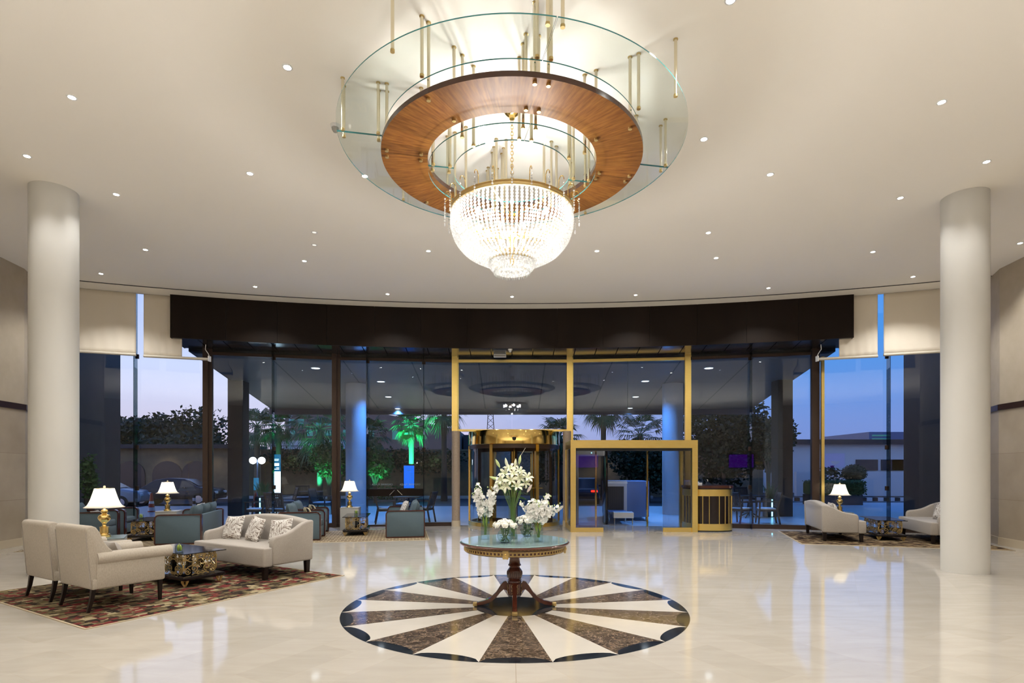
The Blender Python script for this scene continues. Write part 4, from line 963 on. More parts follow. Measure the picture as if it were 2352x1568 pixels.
def side_box(label, loc, rz, glass_top=False, w=.46, h=.565):
    t = thing('side_table', label, 'table', loc, rz, 'lamp tables')
    q = MB(); q.lo((-w / 2, -w / 2, 0), (w / 2, w / 2, h), bev=.006); q.build('cabinet_body', M['grey_box'], t)
    q = MB(); q.lo((-w / 2 - .004, -w / 2 - .004, h), (w / 2 + .004, w / 2 + .004, h + .012)); q.build('table_top', M['teal_top'] if glass_top else M['grey_box'], t, smooth=0)
    for s, nm in ((0, 'front'), (PI / 2, 'side')):
        q = MB(); mx = Matrix.Rotation(s, 4, 'Z') @ Matrix.Translation((0, -w / 2 - .001, h * .62))
        q.add([(.075 * math.cos(a), 0, .075 * math.sin(a)) for a in [2 * PI * k / 16 for k in range(16)]], [tuple(range(16))], 0, mx)
        for k in range(8):
            a = 2 * PI * k / 8 + PI / 8; q.tube([mx @ Vector((.022 * math.cos(a), -.003, .022 * math.sin(a))), mx @ Vector((.078 * math.cos(a), -.003, .078 * math.sin(a)))], 1, 4, 1, flat=(.006, .009), up=(0, 1, 0))
        q.tube([mx @ Vector((.022 * math.cos(a), -.003, .022 * math.sin(a))) for a in [2 * PI * k / 16 for k in range(16)]], .006, 5, 1, closed=True)
        q.tube([mx @ Vector((.078 * math.cos(a), -.003, .078 * math.sin(a))) for a in [2 * PI * k / 24 for k in range(24)]], .007, 5, 1, closed=True)
        q.build('rosette', [M['grey_dark'], M['grey_box']], t, smooth=0)
    return t
def rug(label, corner, ax, wx, wy, m, border=.02):
    """flat rug from its near corner; ax = unit vector of the first side"""
    rz = math.atan2(ax[1], ax[0]); t = thing('rug', label, 'rug', (corner[0], corner[1], 0), rz)
    q = MB(); q.lo((border, border, 0), (wx - border, wy - border, .010)); q.build('rug_pile', m, t, smooth=0)
    q = MB()
    for a in ((0, 0, wx, border), (0, wy - border, wx, wy), (0, border, border, wy - border), (wx - border, border, wx, wy - border)): q.lo((a[0], a[1], 0), (a[2], a[3], .009))
    q.build('binding', M['rug_border'], t, smooth=0); return t

def lounge():
    U = Vector((.515, .857)); V = Vector((-.857, .515))
    # near left group
    rug('patchwork rug of khaki, maroon and black blocks under the linen armchairs', (-4.15, 5.46), (.515, .857), 3.27, 2.95, M['rug_patch'])
    fc = facing(U); z = .010
    armchair('linen armchair nearest the viewer, on the patchwork rug', (-4.665, 6.585, z), fc, 'linen armchairs')
    armchair('linen armchair half hidden behind the nearest one, against the white column', (-5.475, 7.075, z), fc, 'linen armchairs')
    cushion('small grey lumbar cushion on the nearest linen armchair', M['greige_velvet'], (-4.665 + U.x * -.03, 6.585 + U.y * -.03, .60), fc, 24, (.42, .28, .14))
    s1 = (-3.97, 8.60, z)
    velvet_sofa('beige velvet loveseat with three patterned cushions on the patchwork rug', s1, facing(-U), 'beige velvet loveseats')
    # cushions along the loveseat back (its local X runs along -V seen from behind)
    fx = Vector((math.cos(facing(-U)), math.sin(facing(-U)))); fy = -U
    for k, (lx, lab, ro) in enumerate(((.61, 'brown-and-white patterned cushion at the arm farthest from the entrance table', 4), (.05, 'brown-and-white patterned cushion in the middle of the three-cushion loveseat', -6), (-.55, 'brown-and-white patterned cushion at the arm nearest the entrance table', 7))):
        p = Vector(s1[:2]) + fx * lx + fy * -.08
        cushion(lab, M['pattern'], (p.x, p.y, .635), facing(-U) + rad(ro * 1.5), 20, (.40, .40, .14), 'patterned cushions on the loveseat', ro)
    # coffee table: long side along V
    ct = Vector((U.x * 4.36 + V.x * 8.03, U.y * 4.36 + V.y * 8.03))
    coffee_table('black and gold scrollwork coffee table between the linen armchairs and the loveseat', (ct.x, ct.y, z), math.atan2(V.y, V.x) - PI / 2, 'scrollwork coffee tables')
    p = ground(412, 1268, .447 + z); votive('glass cube with lime leaves on the nearest coffee table', (p.x, p.y, .447 + z))
    # lamp table behind the armchairs
    lp = (-5.82, 8.02); side_box('grey lamp table with a glass top behind the linen armchairs', (lp[0], lp[1], 0), rad(30), True, .5, .588)
    lamp('brass table lamp nearest the viewer, in front of the white column', (lp[0], lp[1], .60))
    # far left teal group
    A = Vector((.97, .25)).normalized(); B = Vector((-.25, .97)).normalized()
    rug('tan lattice rug of the seating group behind the left column', (-9.45, 10.65), A, 3.9, 3.1, M['rug_lattice'])
    teal_seat('sofa', 1.92, 'long teal sofa with a dark wood frame behind the beige loveseat', 'sofa', (-7.17, 12.58, z), facing(-A), 'teal sofas')
    fz = facing(-A); sx = Vector((math.cos(fz), math.sin(fz)))
    for k, (lx, m, lab) in enumerate(((.72, M['pattern'], 'patterned cushion at the near end of the long teal sofa'), (.50, M['pattern'], 'second patterned cushion in the near half of the long teal sofa'))):
        p = Vector((-7.17, 12.58)) + sx * lx - A * .02; cushion(lab, m, (p.x, p.y, .60), fz + rad(8), 22, (.42, .40, .15))
    teal_seat('tub_armchair', .86, 'teal armchair with dark wood arms just beside the white column', 'armchair', (-9.50, 12.63, z), facing(A), 'teal armchairs')
    teal_seat('tub_armchair', .86, 'teal armchair with dark wood arms behind the nearest brass lamp', 'armchair', (-9.68, 13.58, z), facing(A), 'teal armchairs')
    p = Vector((-9.50, 12.63)); cushion('grey cushion on the teal armchair beside the white column', M['greige_velvet'], (p.x + .18, p.y, .52), facing(A), 30, (.36, .30, .13))
    coffee_table('black and gold scrollwork coffee table between the teal armchairs and the long teal sofa', (-8.18, 12.72, z), math.atan2(B.y, B.x) - PI / 2, 'scrollwork coffee tables')
    p = ground(318, 1196, .457); votive('glass cube with lime leaves on the coffee table by the teal armchairs', (-8.42, 12.75, .457))
    side_box('grey lamp table with a cut-out rosette near the long teal sofa', (-8.27, 13.55, 0), rad(14))
    lamp('brass table lamp in front of the dark window next to the long teal sofa', (-8.28, 13.5, .577))
    # middle teal group
    A = Vector((.98, .19)).normalized(); B = Vector((-.19, .98)).normalized()
    rug('tan lattice rug under the teal sofa left of the revolving door', (-5.35, 11.82), A, 3.58, 2.35, M['rug_lattice'])
    fa = facing(A)
    teal_seat('tub_armchair', .84, 'teal armchair with dark wood arms right behind the beige loveseat', 'armchair', (-4.73, 12.70, z), fa, 'teal armchairs')
    teal_seat('tub_armchair', .84, 'teal armchair with dark wood arms next to the lamp on the rosette box', 'armchair', (-4.98, 13.72, z), fa, 'teal armchairs')
    sx = Vector((math.cos(fa), math.sin(fa)))
    for (c, m, lab) in (((-4.73, 12.70), M['striped'], 'cream and black striped cushion on the teal armchair behind the loveseat'), ((-4.98, 13.72), M['striped'], 'cream and black striped cushion on the farther teal armchair by the lamp')):
        cushion(lab, m, (c[0] + A.x * .12, c[1] + A.y * .12, .585), fa + rad(20), 28, (.34, .30, .13))
    teal_seat('sofa', 1.75, 'teal sofa seen from its end on the lattice rug, left of the revolving door', 'sofa', (-2.60, 13.68, z), facing(-A), 'teal sofas')
    fz = facing(-A); sx = Vector((math.cos(fz), math.sin(fz)))
    p = Vector((-2.60, 13.68)) + sx * .55 - A * .02; cushion('pale patterned cushion on the teal sofa left of the revolving door', M['pattern'], (p.x, p.y, .60), fz + rad(8), 22, (.42, .40, .15))
    coffee_table('black and gold scrollwork coffee table beside the rosette lamp box', (-3.80, 13.78, z), math.atan2(B.y, B.x) - PI / 2, 'scrollwork coffee tables')
    votive('glass cube with lime leaves on the coffee table beside the rosette lamp box', (-3.87, 13.95, .457))
    side_box('grey lamp table with a cut-out rosette beside the middle coffee table', (-4.27, 14.86, 0), rad(8), w=.47)
    lamp('brass table lamp on the rosette box, in front of the bronze post', (-4.28, 14.80, .577))
    # right velvet group
    C_ = Vector((.96, -.27)).normalized(); D = Vector((.27, .96)).normalized()
    rug('brown speckled rug under the two velvet loveseats by the blue window', (6.09, 11.83), C_, 3.75, 2.60, M['rug_brown'])
    velvet_sofa('beige velvet loveseat seen from behind, next to the glass wall', (7.40, 12.93, z), facing(C_), 'beige velvet loveseats')
    velvet_sofa('beige velvet loveseat half hidden by the right white column', (9.36, 12.42, z), facing(-C_), 'beige velvet loveseats')
    fz = facing(-C_); sx = Vector((math.cos(fz), math.sin(fz)))
    for lx, lab in ((-.46, 'silver patterned cushion on the half hidden loveseat, the fully visible one'), (-.03, 'silver patterned cushion on the half hidden loveseat, cut by the column')):
        p = Vector((9.36, 12.42)) + sx * lx + C_ * .11; cushion(lab, M['pattern'], (p.x, p.y, .65), fz + rad(12), 20, (.40, .40, .14))
    fz = facing(C_); sx = Vector((math.cos(fz), math.sin(fz)))
    p = Vector((7.40, 12.93)) + sx * .45 - C_ * .11; cushion('pale cushion just showing over the arm of the loveseat seen from behind', M['pattern'], (p.x, p.y, .65), fz, 20, (.40, .40, .14))
    coffee_table('black and gold scrollwork coffee table between the two velvet loveseats', (8.47, 12.84, z), math.atan2(D.y, D.x) - PI / 2, 'scrollwork coffee tables')
    side_box('grey lamp table with a glass top behind the velvet loveseat', (8.22, 14.0, 0), rad(-14), True, .42, .50)
    lamp('brass table lamp in front of the blue window above the velvet loveseat', (8.14, 13.95, .512))

def entrance_table():
    cx, cy = .03, 6.43
    t = thing('pedestal_table', 'round mahogany pedestal table with sea-green glass top on the floor inlay', 'table', (cx, cy, .0015))
    q = MB(); q.lathe([(0, .74), (.605, .74), (.61, .745), (.605, .752), (0, .752)], 96, caps=False); q.build('glass_top', M['aqua_glass'], t)
    q = MB(); q.lathe([(0, .70), (.57, .70), (.60, .708), (.622, .722), (.624, .732), (.612, .74), (0, .74)], 96, caps=False); q.build('table_top', M['mahogany'], t)
    q = MB(); q.lathe([(.50, .635), (.565, .635), (.570, .64), (.570, .70), (.50, .70)], 96, caps=False); q.build('apron', M['mahogany'], t)
    q = MB(); n = 84
    for i in range(n):
        a = 2 * PI * i / n; r = .574; w = 2 * PI * .574 / n
        mx = Matrix.Rotation(a, 4, 'Z') @ Matrix.Translation((r, 0, .668))
        q.tube([mx @ Vector((0, .40 * w * math.cos(b), .017 * math.sin(b))) for b in [2 * PI * k / 8 for k in range(8)]], .0032, 4, closed=True)
        if i % 1 == 0: q.lo((-.001, w * .42, -.02), (.004, w * .58, .02), mx=mx)
    q.ring(.571, .576, .645, .651, 96); q.ring(.571, .576, .686, .692, 96); q.build('brass_gallery', M['gold_satin'], t)
    for k in range(4):
        a = PI / 2 * k - PI / 2 - .17; mx = Matrix.Rotation(a, 4, 'Z') @ Matrix.Translation((.575, 0, .662))
        q = MB(); q.box((0, 0, 0), (.022, .062, .085), mx=mx, bev=.004); pl = q.build('plaque', M['gold_satin'], t)
        q = MB(); q.ico((.014, 0, 0), .016, 2, sc=(.3, .8, 1.1), mx=mx); q.build('plaque_boss', M['brass'], pl)
    q = MB(); q.lathe([(.0, .64), (.075, .64), (.075, .60), (.068, .59), (.072, .58), (.066, .57), (.058, .55), (.062, .49), (.072, .475), (.074, .465), (.062, .455), (.058, .445), (.066, .43), (.082, .41), (.085, .38), (.082, .34), (.07, .315), (.075, .308), (.08, .30), (.072, .293), (.078, .284), (.08, .275), (.072, .265), (.082, .255), (.082, .135), (.06, .125), (0, .125)], 40, caps=False); q.build('pedestal', M['mahogany'], t)
    q = MB()
    for i in range(20):
        a = 2 * PI * i / 20; q.tube([(.083 * math.cos(a), .083 * math.sin(a), .40), (.086 * math.cos(a), .086 * math.sin(a), .37), (.076 * math.cos(a), .076 * math.sin(a), .325)], .005, 4)
    q.build('fluting', M['wood_edge'], t)
    for k in range(4):
        a = PI / 2 * k - PI / 2; mx = Matrix.Rotation(a, 4, 'Z')
        P = [(.06, .19), (.095, .235), (.125, .235), (.16, .20), (.21, .13), (.27, .075), (.34, .043), (.41, .030), (.455, .022)]
        hh = [.085, .10, .085, .075, .06, .05, .04, .034, .03]
        q = MB(); vs = []
        for (r, z), h in zip(P, hh): vs += [(r, -.028, z - h / 2), (r, .028, z - h / 2), (r, .024, z + h / 2), (r, -.024, z + h / 2)]
        vs = [(v[0], v[1], max(v[2], .012 if v[0] > .3 else v[2])) for v in vs]
        fs = []
        for i in range(len(P) - 1):
            for j in range(4): fs.append((i * 4 + j, i * 4 + (j + 1) % 4, i * 4 + 4 + (j + 1) % 4, i * 4 + 4 + j))
        e = 4 * (len(P) - 1); fs += [(3, 2, 1, 0), (e, e + 1, e + 2, e + 3)]
        q.add(vs, fs, 0, mx); lg = q.build('leg', M['mahogany'], t, smooth=50)
        q = MB(); q.box((.452, 0, .022), (.05, .06, .042), mx=mx, bev=.008); q.build('foot_cap', M['gold_satin'], lg)
        q = MB()
        for s in (-1, 1):
            q.tube([mx @ Matrix.Rotation(s * .38, 4, 'Z') @ Vector((.0835, y, .15 + .1 * f)) for f, y in ((0, 0), (.2, .008), (.4, -.006), (.6, .010), (.8, -.008), (1, .004))], .003, 4)
        q.build('gilt_spray', M['gold_satin'], lg)
    return .7535

# ---------------------------------------------------------------- flowers
def petal_flower(q, c, d, size, n, mi=0, cup=.35, w=.5, seed=0):
    """n petals round centre c, opening along d"""
    d = Vector(d).normalized(); u = d.orthogonal().normalized(); v = d.cross(u); r = random.Random(seed); ph = r.random() * 6
    for k in range(n):
        a = ph + 2 * PI * k / n; e = u * math.cos(a) + v * math.sin(a); s = d.cross(e)
        L1 = size * r.uniform(.85, 1.1)
        pts = []
        for (f, ww, up) in ((0, .12, 0), (.35, .8, cup * .7), (.7, .85, cup), (1, .08, cup * .75)):
            p = Vector(c) + e * (L1 * f) + d * (L1 * up); pts += [p - s * (L1 * w * ww / 2) + d * (.0), p + d * (-L1 * .05), p + s * (L1 * w * ww / 2)]
        q.add(pts, [(i * 3 + j, i * 3 + j + 1, i * 3 + 4 + j, i * 3 + 3 + j) for i in range(3) for j in range(2)], mi)
def glass_cyl(t, r, h):
    q = MB(); q.lathe([(0, .0), (r, 0), (r, h), (r - .003, h), (r - .003, .014), (0, .014)], 36, caps=False); o = q.build('vase', M['clear'], t, smooth=30); return o
def flowers(zt):
    def V3(px, py): p = ground(px, py, zt); return (p.x, p.y, zt)
    r = random.Random(5)
    def orchid_vase(label, loc, h, vr, sprays):
        t = thing('orchid_vase', label, 'flower vase', loc, 0, 'vases on the pedestal table'); glass_cyl(t, vr, h)
        for (dx, dy, top, seed) in sprays:
            rr = random.Random(seed); q = MB(); P = []
            for i in range(9):
                f = i / 8; P.append(Vector((dx * f ** 1.5 * 1.0 + .012 * math.sin(seed + f * 3), dy * f ** 1.5, .05 * (1 - f) + f * top - (.04 * max(0, f - .75) * 4) * abs(dx) * 2)))
            q.tube(P, .0035, 5); st = q.build('flower_stem', M['stem'], t)
            q = MB()
            for i in range(20):
                f = .48 + .52 * i / 19; k = min(7, int(f * 8)); p = P[k].lerp(P[k + 1], f * 8 - k)
                out = Vector((rr.uniform(-1, 1), rr.uniform(-1.4, .4), rr.uniform(-.5, .9))).normalized()
                sz = .0355 * (1.15 - .5 * (f - .48) / .52); petal_flower(q, p + out * .026, out, sz, 5, 0, .15, .85, rr.randint(0, 9999))
            bl = q.build('blossoms', M['orchid'], st, smooth=60)
            q = MB()
            for i in range(4): q.ico(P[8] + Vector((rr.uniform(-.03, .03), rr.uniform(-.02, .02), rr.uniform(-.03, .03))), .008, 1, sc=(1, 1, 1.4))
            q.build('flower_bud', M['bud'], st)
        q = MB()
        for i in range(5):
            a = i * 1.3; q.grid(lambda u, v, a=a: (.6 * vr * math.cos(a) + .022 * (v - .5) * math.sin(PI * min(1, u + .1)) * math.sin(a), .6 * vr * math.sin(a) + .022 * (v - .5) * math.sin(PI * min(1, u + .1)) * math.cos(a), h * (.42 + .42 * u)), 4, 2)
        q.build('leaf', M['lime'], t, smooth=60)
    orchid_vase('tall glass cylinder with a V of white orchids, nearest the teal sofa', V3(1114.5, 1238), .385, .05, [(-.10, 0, .56, 1), (-.075, -.03, .63, 2), (-.03, -.05, .56, 3), (.05, -.02, .58, 4), (.12, -.02, .62, 5), (.155, .02, .70, 6), (.09, .03, .52, 7), (-.12, .03, .52, 8)])
    orchid_vase('short glass cylinder with spreading white orchids, nearest the sliding door', V3(1237, 1244), .285, .05, [(-.20, 0, .45, 11), (-.11, -.03, .44, 12), (-.05, -.05, .47, 13), (.04, -.05, .42, 14), (.10, -.03, .44, 15), (.16, 0, .40, 16), (.235, .0, .42, 17), (.06, .03, .50, 18), (.11, .02, .52, 19), (0, .02, .44, 20)])
    # lilies
    c = V3(1177.5, 1237); t = thing('lily_vase', 'tallest glass cylinder holding pale green lilies in the middle of the table', 'flower vase', c, 0, 'vases on the pedestal table'); glass_cyl(t, .05, .485)
    heads = [(-.13, -.03, .70), (-.07, -.07, .64), (-.02, -.08, .70), (.05, -.08, .63), (.01, -.05, .77), (-.08, .0, .78), (.08, -.03, .73), (.14, -.02, .68), (-.13, 0, .62), (.08, .04, .80), (-.03, .03, .83), (.165, .0, .73)]
    for i, (x, y, z) in enumerate(heads):
        q = MB(); q.tube([(x * .12, y * .2 + .01, .03), (x * .2, y * .3, .4), (x * .5, y * .5, .53), (x * .9, y * .9, z - .04)], .0042, 5); st = q.build('flower_stem', M['stem'], t)
        q = MB(); d = Vector((x * 3 + r.uniform(-.2, .2), y * 3 - .45, .25 + r.uniform(-.4, .4))); petal_flower(q, (x, y, z - .02), d, .088, 6, 0, .42, .42, i); 
        q.build('lily_flower', M['lily'], st, smooth=60)
        q = MB(); dn = d.normalized()
        for k in range(5):
            e = Vector((x, y, z - .02)) + dn * .055 + Vector((r.uniform(-.02, .02), r.uniform(-.02, .02), r.uniform(-.02, .02))); q.tube([(x, y, z - .02), e], .0012, 4); q.ico(e, .004, 1, 1)
        q.build('stamens', [M['bud'], M['stamen']], st)
    for (x, y, z, tx, tz, m) in ((-.165, 0, .86, -.45, .9, 'bud'), (-.20, -.01, .70, -.9, .3, 'bud'), (.08, -.02, .90, .15, 1, 'bud'), (-.07, -.02, .87, -.2, 1, 'lily'), (.185, -.02, .57, .5, .8, 'pink'), (.03, 0, .86, .1, 1, 'lily')):
        q = MB(); P = [Vector((x * .15, 0, .35)), Vector((x * .55, y, .55)), Vector((x * .9, y, z - .05)) , Vector((x, y, z))]
        q.tube(P, .0032, 5); st = q.build('flower_stem', M['stem'], t)
        q = MB(); dn = Vector((tx, 0, tz)).normalized(); q.tube([Vector((x, y, z)) + dn * (.11 * (f - .3)) for f in (0, .2, .45, .7, .9, 1)], [.004, .013, .017, .013, .006, .001], 8); q.build('lily_bud', M[m], st)
    q = MB(); q.tube([(.02, 0, .5), (.03, 0, .72), (.06, 0, .88), (.10, 0, .98), (.15, 0, 1.06)], .0022, 4); q.build('twig', M['blind_rail'], t)
    q = MB()
    for i in range(10):
        a = i * 2.4; b = Vector((math.cos(a) * .05, math.sin(a) * .04, .5 + .025 * i)); d = Vector((math.cos(a), math.sin(a) * .5, .5 if i % 3 else -.4)).normalized(); s = d.cross(Vector((0, 1, .2))).normalized()
        q.add([b, b + d * .06 + s * .014, b + d * .14, b + d * .06 - s * .014], [(0, 1, 2, 3)])
    q.build('lily_leaf', M['leaf'], t, smooth=0)
    # roses in fish bowls
    for (px, py, lab, seed) in ((1160, 1246, 'fish bowl of white roses standing at the front edge of the table', 3), (1211, 1231, 'fish bowl of white roses standing behind the short orchid vase', 9)):
        c = V3(px, py); t = thing('rose_bowl', lab, 'flower vase', c, 0, 'vases on the pedestal table'); rb = .088; rr = random.Random(seed)
        P = [(0, 0), (.045, 0)] + [(rb * math.cos(a), rb * .86 + rb * .92 * math.sin(a)) for a in [rad(-62 + 118 * k / 12) for k in range(13)]]
        q = MB(); q.lathe(P + [(p[0] - .003, p[1]) for p in P[::-1][:-2]] + [(0, .006)], 36, caps=False); q.build('bowl', M['clear'], t)
        q = MB()
        for k in range(9): a = k * .7; q.tube([(.05 * math.cos(a), .05 * math.sin(a), .015), (.03 * math.cos(a + 2), .03 * math.sin(a + 2), .09), (.05 * math.cos(a + 2), .05 * math.sin(a + 2), .16)], .004, 5)
        q.build('flower_stem', M['stem'], t)
        q = MB()
        for k in range(26):
            a = rr.uniform(0, 6.3); hb = rr.uniform(.03, .165); rb2 = .8 * math.sqrt(max(.0004, .088 ** 2 - (hb - .078) ** 2)) * rr.uniform(.6, 1); b = Vector((math.cos(a) * rb2 * .7, math.sin(a) * rb2 * .7, hb)); d = Vector((math.cos(a + 1), math.sin(a + 1), rr.uniform(-.6, .4))).normalized(); s = d.cross(Vector((0, 0, 1))).normalized()
            q.add([b, b + d * .02 + s * .02, b + d * .05, b + d * .02 - s * .02], [(0, 1, 2, 3)])
        q.build('rose_leaf', M['leaf'], t, smooth=0)
        for k in range(15):
            if k < 6: a = k * PI / 3 + .2; p = Vector((.062 * math.cos(a), .062 * math.sin(a), .228))
            elif k < 14: a = k * PI / 4; p = Vector((.112 * math.cos(a), .112 * math.sin(a), .195 + rr.uniform(-.012, .012)))
            else: p = Vector((0, 0, .245))
            d = (p - Vector((0, 0, .12))).normalized()
            q = MB(); q.ico(p, .026, 2)
            for (n, sz, cup, off) in ((5, .034, .85, 0), (6, .042, .55, -.008)): petal_flower(q, p + d * (off - .01), d, sz, n, 0, cup, 1.15, rr.randint(0, 999))
            q.build('rose', M['rose'], t, smooth=60)

def podium():
    cx, cy = 5.10, 14.70
    t = thing('podium', 'rounded dark wood and brass reception podium beside the sliding door', 'podium', (cx, cy, 0))
    # plan: rounded towards the lobby
    def plan(r, n=28): return [(r * .98 * math.copysign(abs(math.cos(a)) ** .75, math.cos(a)), r * .92 * math.copysign(abs(math.sin(a)) ** .75, math.sin(a))) for a in [2 * PI * k / n for k in range(n)]]
    R0 = .60
    def band(z0, z1, r, m, nm):
        q = MB(); q.prism(plan(r, 48), z0, z1, 'Z'); return q.build(nm, m, t, smooth=40)
    band(0, .03, R0 + .0, M['black'], 'plinth'); band(.03, .20, R0 + .004, M['brass_brushed'], 'bottom_band'); band(.20, .90, R0 - .012, M['podium_wood'], 'drum'); band(.90, 1.07, R0 + .004, M['brass_brushed'], 'top_band'); band(1.07, 1.10, R0 + .0, M['black'], 'shadow_gap'); band(1.10, 1.165, R0 + .035, M['redwood'], 'counter_top')
    pl = plan(R0 - .006, 48)
    for k in range(1, 48, 2):
        x, y = pl[k]; q = MB(); q.cyl((x, y, .20), (x, y, .90), .011, 8); q.build('brass_rib', M['brass_brushed'], t)
    p = thing('telephone', 'white desk telephone on the podium', 'telephone', (cx - .28, cy - .10, 1.165), .5)
    q = MB(); q.prism([(-.09, 0), (.09, 0), (.09, .03), (-.09, .07)], -.08, .08, 'X', bev=.006); q.build('telephone_body', M['white'], p)
    q = MB(); q.tube([(-.05, -.09, .07), (-.05, -.05, .088), (-.05, .05, .07), (-.05, .09, .045)], [.022, .014, .014, .022], 8); q.build('handset', M['white'], p)
    p = thing('sanitiser_bottle', 'small clear pump bottle on the podium', 'bottle', (cx - .03, cy - .15, 1.165)); q = MB(); q.lathe([(0, 0), (.025, 0), (.025, .08), (.01, .1), (.01, .11)], 14); q.build('bottle_body', M['clear'], p); q = MB(); q.lathe([(.012, .105), (.012, .125), (.004, .128), (.004, .15)], 10); q.lo((-.03, -.006, .145), (.006, .006, .155)); q.build('pump', M['white'], p)
# ---------------------------------------------------------------- outside
def leaf_cloud(q, c, sx, sy, sz, n, size, r, mi=0, shell=.55):
    for i in range(n):
        while True:
            p = Vector((r.uniform(-1, 1), r.uniform(-1, 1), r.uniform(-1, 1)))
            if shell * (.6 + .4 * r.random()) < p.length <= 1: break
        p = Vector((p.x * sx, p.y * sy, p.z * sz)) + Vector(c)
        d = Vector((r.uniform(-1, 1), r.uniform(-1, 1), r.uniform(-.7, .7))).normalized(); s = d.orthogonal().normalized(); s.rotate(Matrix.Rotation(r.uniform(0, 6), 3, d)); L1 = size * r.uniform(.6, 1.3)
        q.add([p, p + d * L1 * .5 + s * L1 * .3, p + d * L1, p + d * L1 * .5 - s * L1 * .3], [(0, 1, 2, 3)], mi)
def palm(label, x, y, zc, rt=.16, n=30, R1=1.5, z0=-.25, lean=0, seed=1):
    t = thing('fan_palm', label, 'palm tree', (x, y, z0), 0, 'palms along the street'); r = random.Random(seed); h = zc - z0
    q = MB(); q.tube([(lean * f * f, 0, h * f) for f in [i / 8 for i in range(9)]], [rt * 1.25, rt * 1.05, rt, rt * .95, rt * .9, rt * .9, rt * .95, rt * 1.1, rt * .8], 12); q.build('trunk', M['palm_trunk'], t)
    q = MB(); top = Vector((lean, 0, h))
    for i in range(n):
        a = i * 2.399; el = 1.15 - 2.3 * (i / n) + r.uniform(-.15, .15)
        d = Vector((math.cos(a) * math.cos(el), math.sin(a) * math.cos(el), math.sin(el))); L1 = R1 * r.uniform(.8, 1.05) * .55
        m = top + d * L1 - Vector((0, 0, .06 * L1)); q.tube([top, top + d * L1 * .5, m], [.022, .014, .01], 4)
        s = d.cross(Vector((0, 0, 1))); s = s.normalized() if s.length > .01 else Vector((1, 0, 0)); u = s.cross(d)
        k = 15
        for j in range(k):
            b = -1.35 + 2.7 * j / (k - 1); e = d * math.cos(b) + s * math.sin(b); l2 = R1 * .62 * (1 - .25 * abs(b) / 1.35) * r.uniform(.9, 1.1)
            pp = m + e * l2 * .55 + u * .05; tip = m + e * l2 - Vector((0, 0, 1)) * l2 * r.uniform(.15, .45); w = s * math.cos(b) - d * math.sin(b)
            q.add([m, pp + w * .04, tip, pp - w * .04], [(0, 1, 2, 3)])
    q.build('crown', M['palm'], t, smooth=0)
def tree(label, x, y, zc, sx, sz, n, size, m='dark_leaves', name='tree', cat='tree', group=None, trunk=True, z0=-.25, seed=1, sy=None, shell=.5, dome=False):
    t = thing(name, label, cat, (x, y, z0), 0, group); r = random.Random(seed)
    if trunk:
        q = MB(); h = zc - z0
        for k in range(3): q.tube([(0, 0, 0), (.05 * (k - 1), 0, h * .5), (sx * .4 * (k - 1), .1 * k, h)], [.09, .07, .03], 8)
        q.build('trunk', M['palm_trunk'], t)
    q = MB()
    if n > 400:
        for k in range(7):
            a = k * 2.4; leaf_cloud(q, (sx * .45 * math.cos(a), (sy or sx) * .45 * math.sin(a), zc - z0 + sz * .45 * math.sin(k * 1.7)), sx * .6, (sy or sx) * .6, sz * .6, n // 7, size, r, 0, shell)
    else: leaf_cloud(q, (0, 0, zc - z0), sx, sy or sx, sz, n, size, r, 0, shell)
    if dome:
        q.ico((0, 0, zc - z0), 1, 3, sc=(sx * .93, sx * .93, sz * .93)); leaf_cloud(q, (0, 0, zc - z0), sx, sx, sz, 2200, size, r, 0, .9)
    q.build('foliage', M[m], t, smooth=0); return t
def patio_chair(label, loc, rz, group='patio chairs'):
    t = thing('patio_chair', label, 'chair', loc, rz, group); w = .27
    for s in (-1, 1):
        q = MB(); q.tube([(s * w, .27, 0), (s * w, .24, .44), (s * w, .235, .65)], 1, flat=(.032, .04), up=(1, 0, 0)); q.build('leg', M['outdoor_wood'], t, smooth=0)
        q = MB(); q.tube([(s * w, -.30, 0), (s * w, -.22, .44), (s * w, -.36, .93)], 1, flat=(.032, .045), up=(1, 0, 0)); q.build('leg', M['outdoor_wood'], t, smooth=0)
        q = MB(); q.lo((s * w - .025, -.27, .64), (s * w + .025, .29, .665), bev=.006); q.build('armrest', M['outdoor_wood'], t)
    q = MB(); q.lo((-w, -.22, .37), (w, .25, .42)); q.build('seat_frame', M['outdoor_wood'], t, smooth=0)
    q = MB(); q.lo((-w + .02, -.2, .42), (w - .02, .25, .47), bev=.02); q.build('seat_pad', M['pad'], t)
    q = MB(); mx = Matrix.Translation((0, -.22, .44)) @ Matrix.Rotation(rad(16), 4, 'X')
    q.lo((-w, -.02, .44), (w, .02, .50), mx=mx); q.lo((-w, -.02, .05), (w, .02, .09), mx=mx)
    for i in range(9): x = -w + .05 + i * (2 * w - .1) / 8; q.lo((x - .016, -.01, .07), (x + .016, .01, .46), mx=mx)
    q.build('backrest', M['outdoor_wood'], t, smooth=0); return t
def patio_table(label, loc, group='patio tables'):
    t = thing('patio_table', label, 'table', loc, 0, group)
    q = MB(); q.lo((-.4, -.4, .70), (.4, .4, .735), bev=.008); q.build('table_top', M['outdoor_wood'], t)
    q = MB(); q.cyl((0, 0, .05), (0, 0, .7), .035, 12); q.build('pedestal', M['outdoor_wood'], t)
    for k in range(4):
        a = PI / 2 * k + PI / 4; q = MB(); q.tube([(0, 0, .18), (.15 * math.cos(a), .15 * math.sin(a), .12), (.34 * math.cos(a), .34 * math.sin(a), .015)], .02, 6); q.build('leg', M['outdoor_wood'], t)
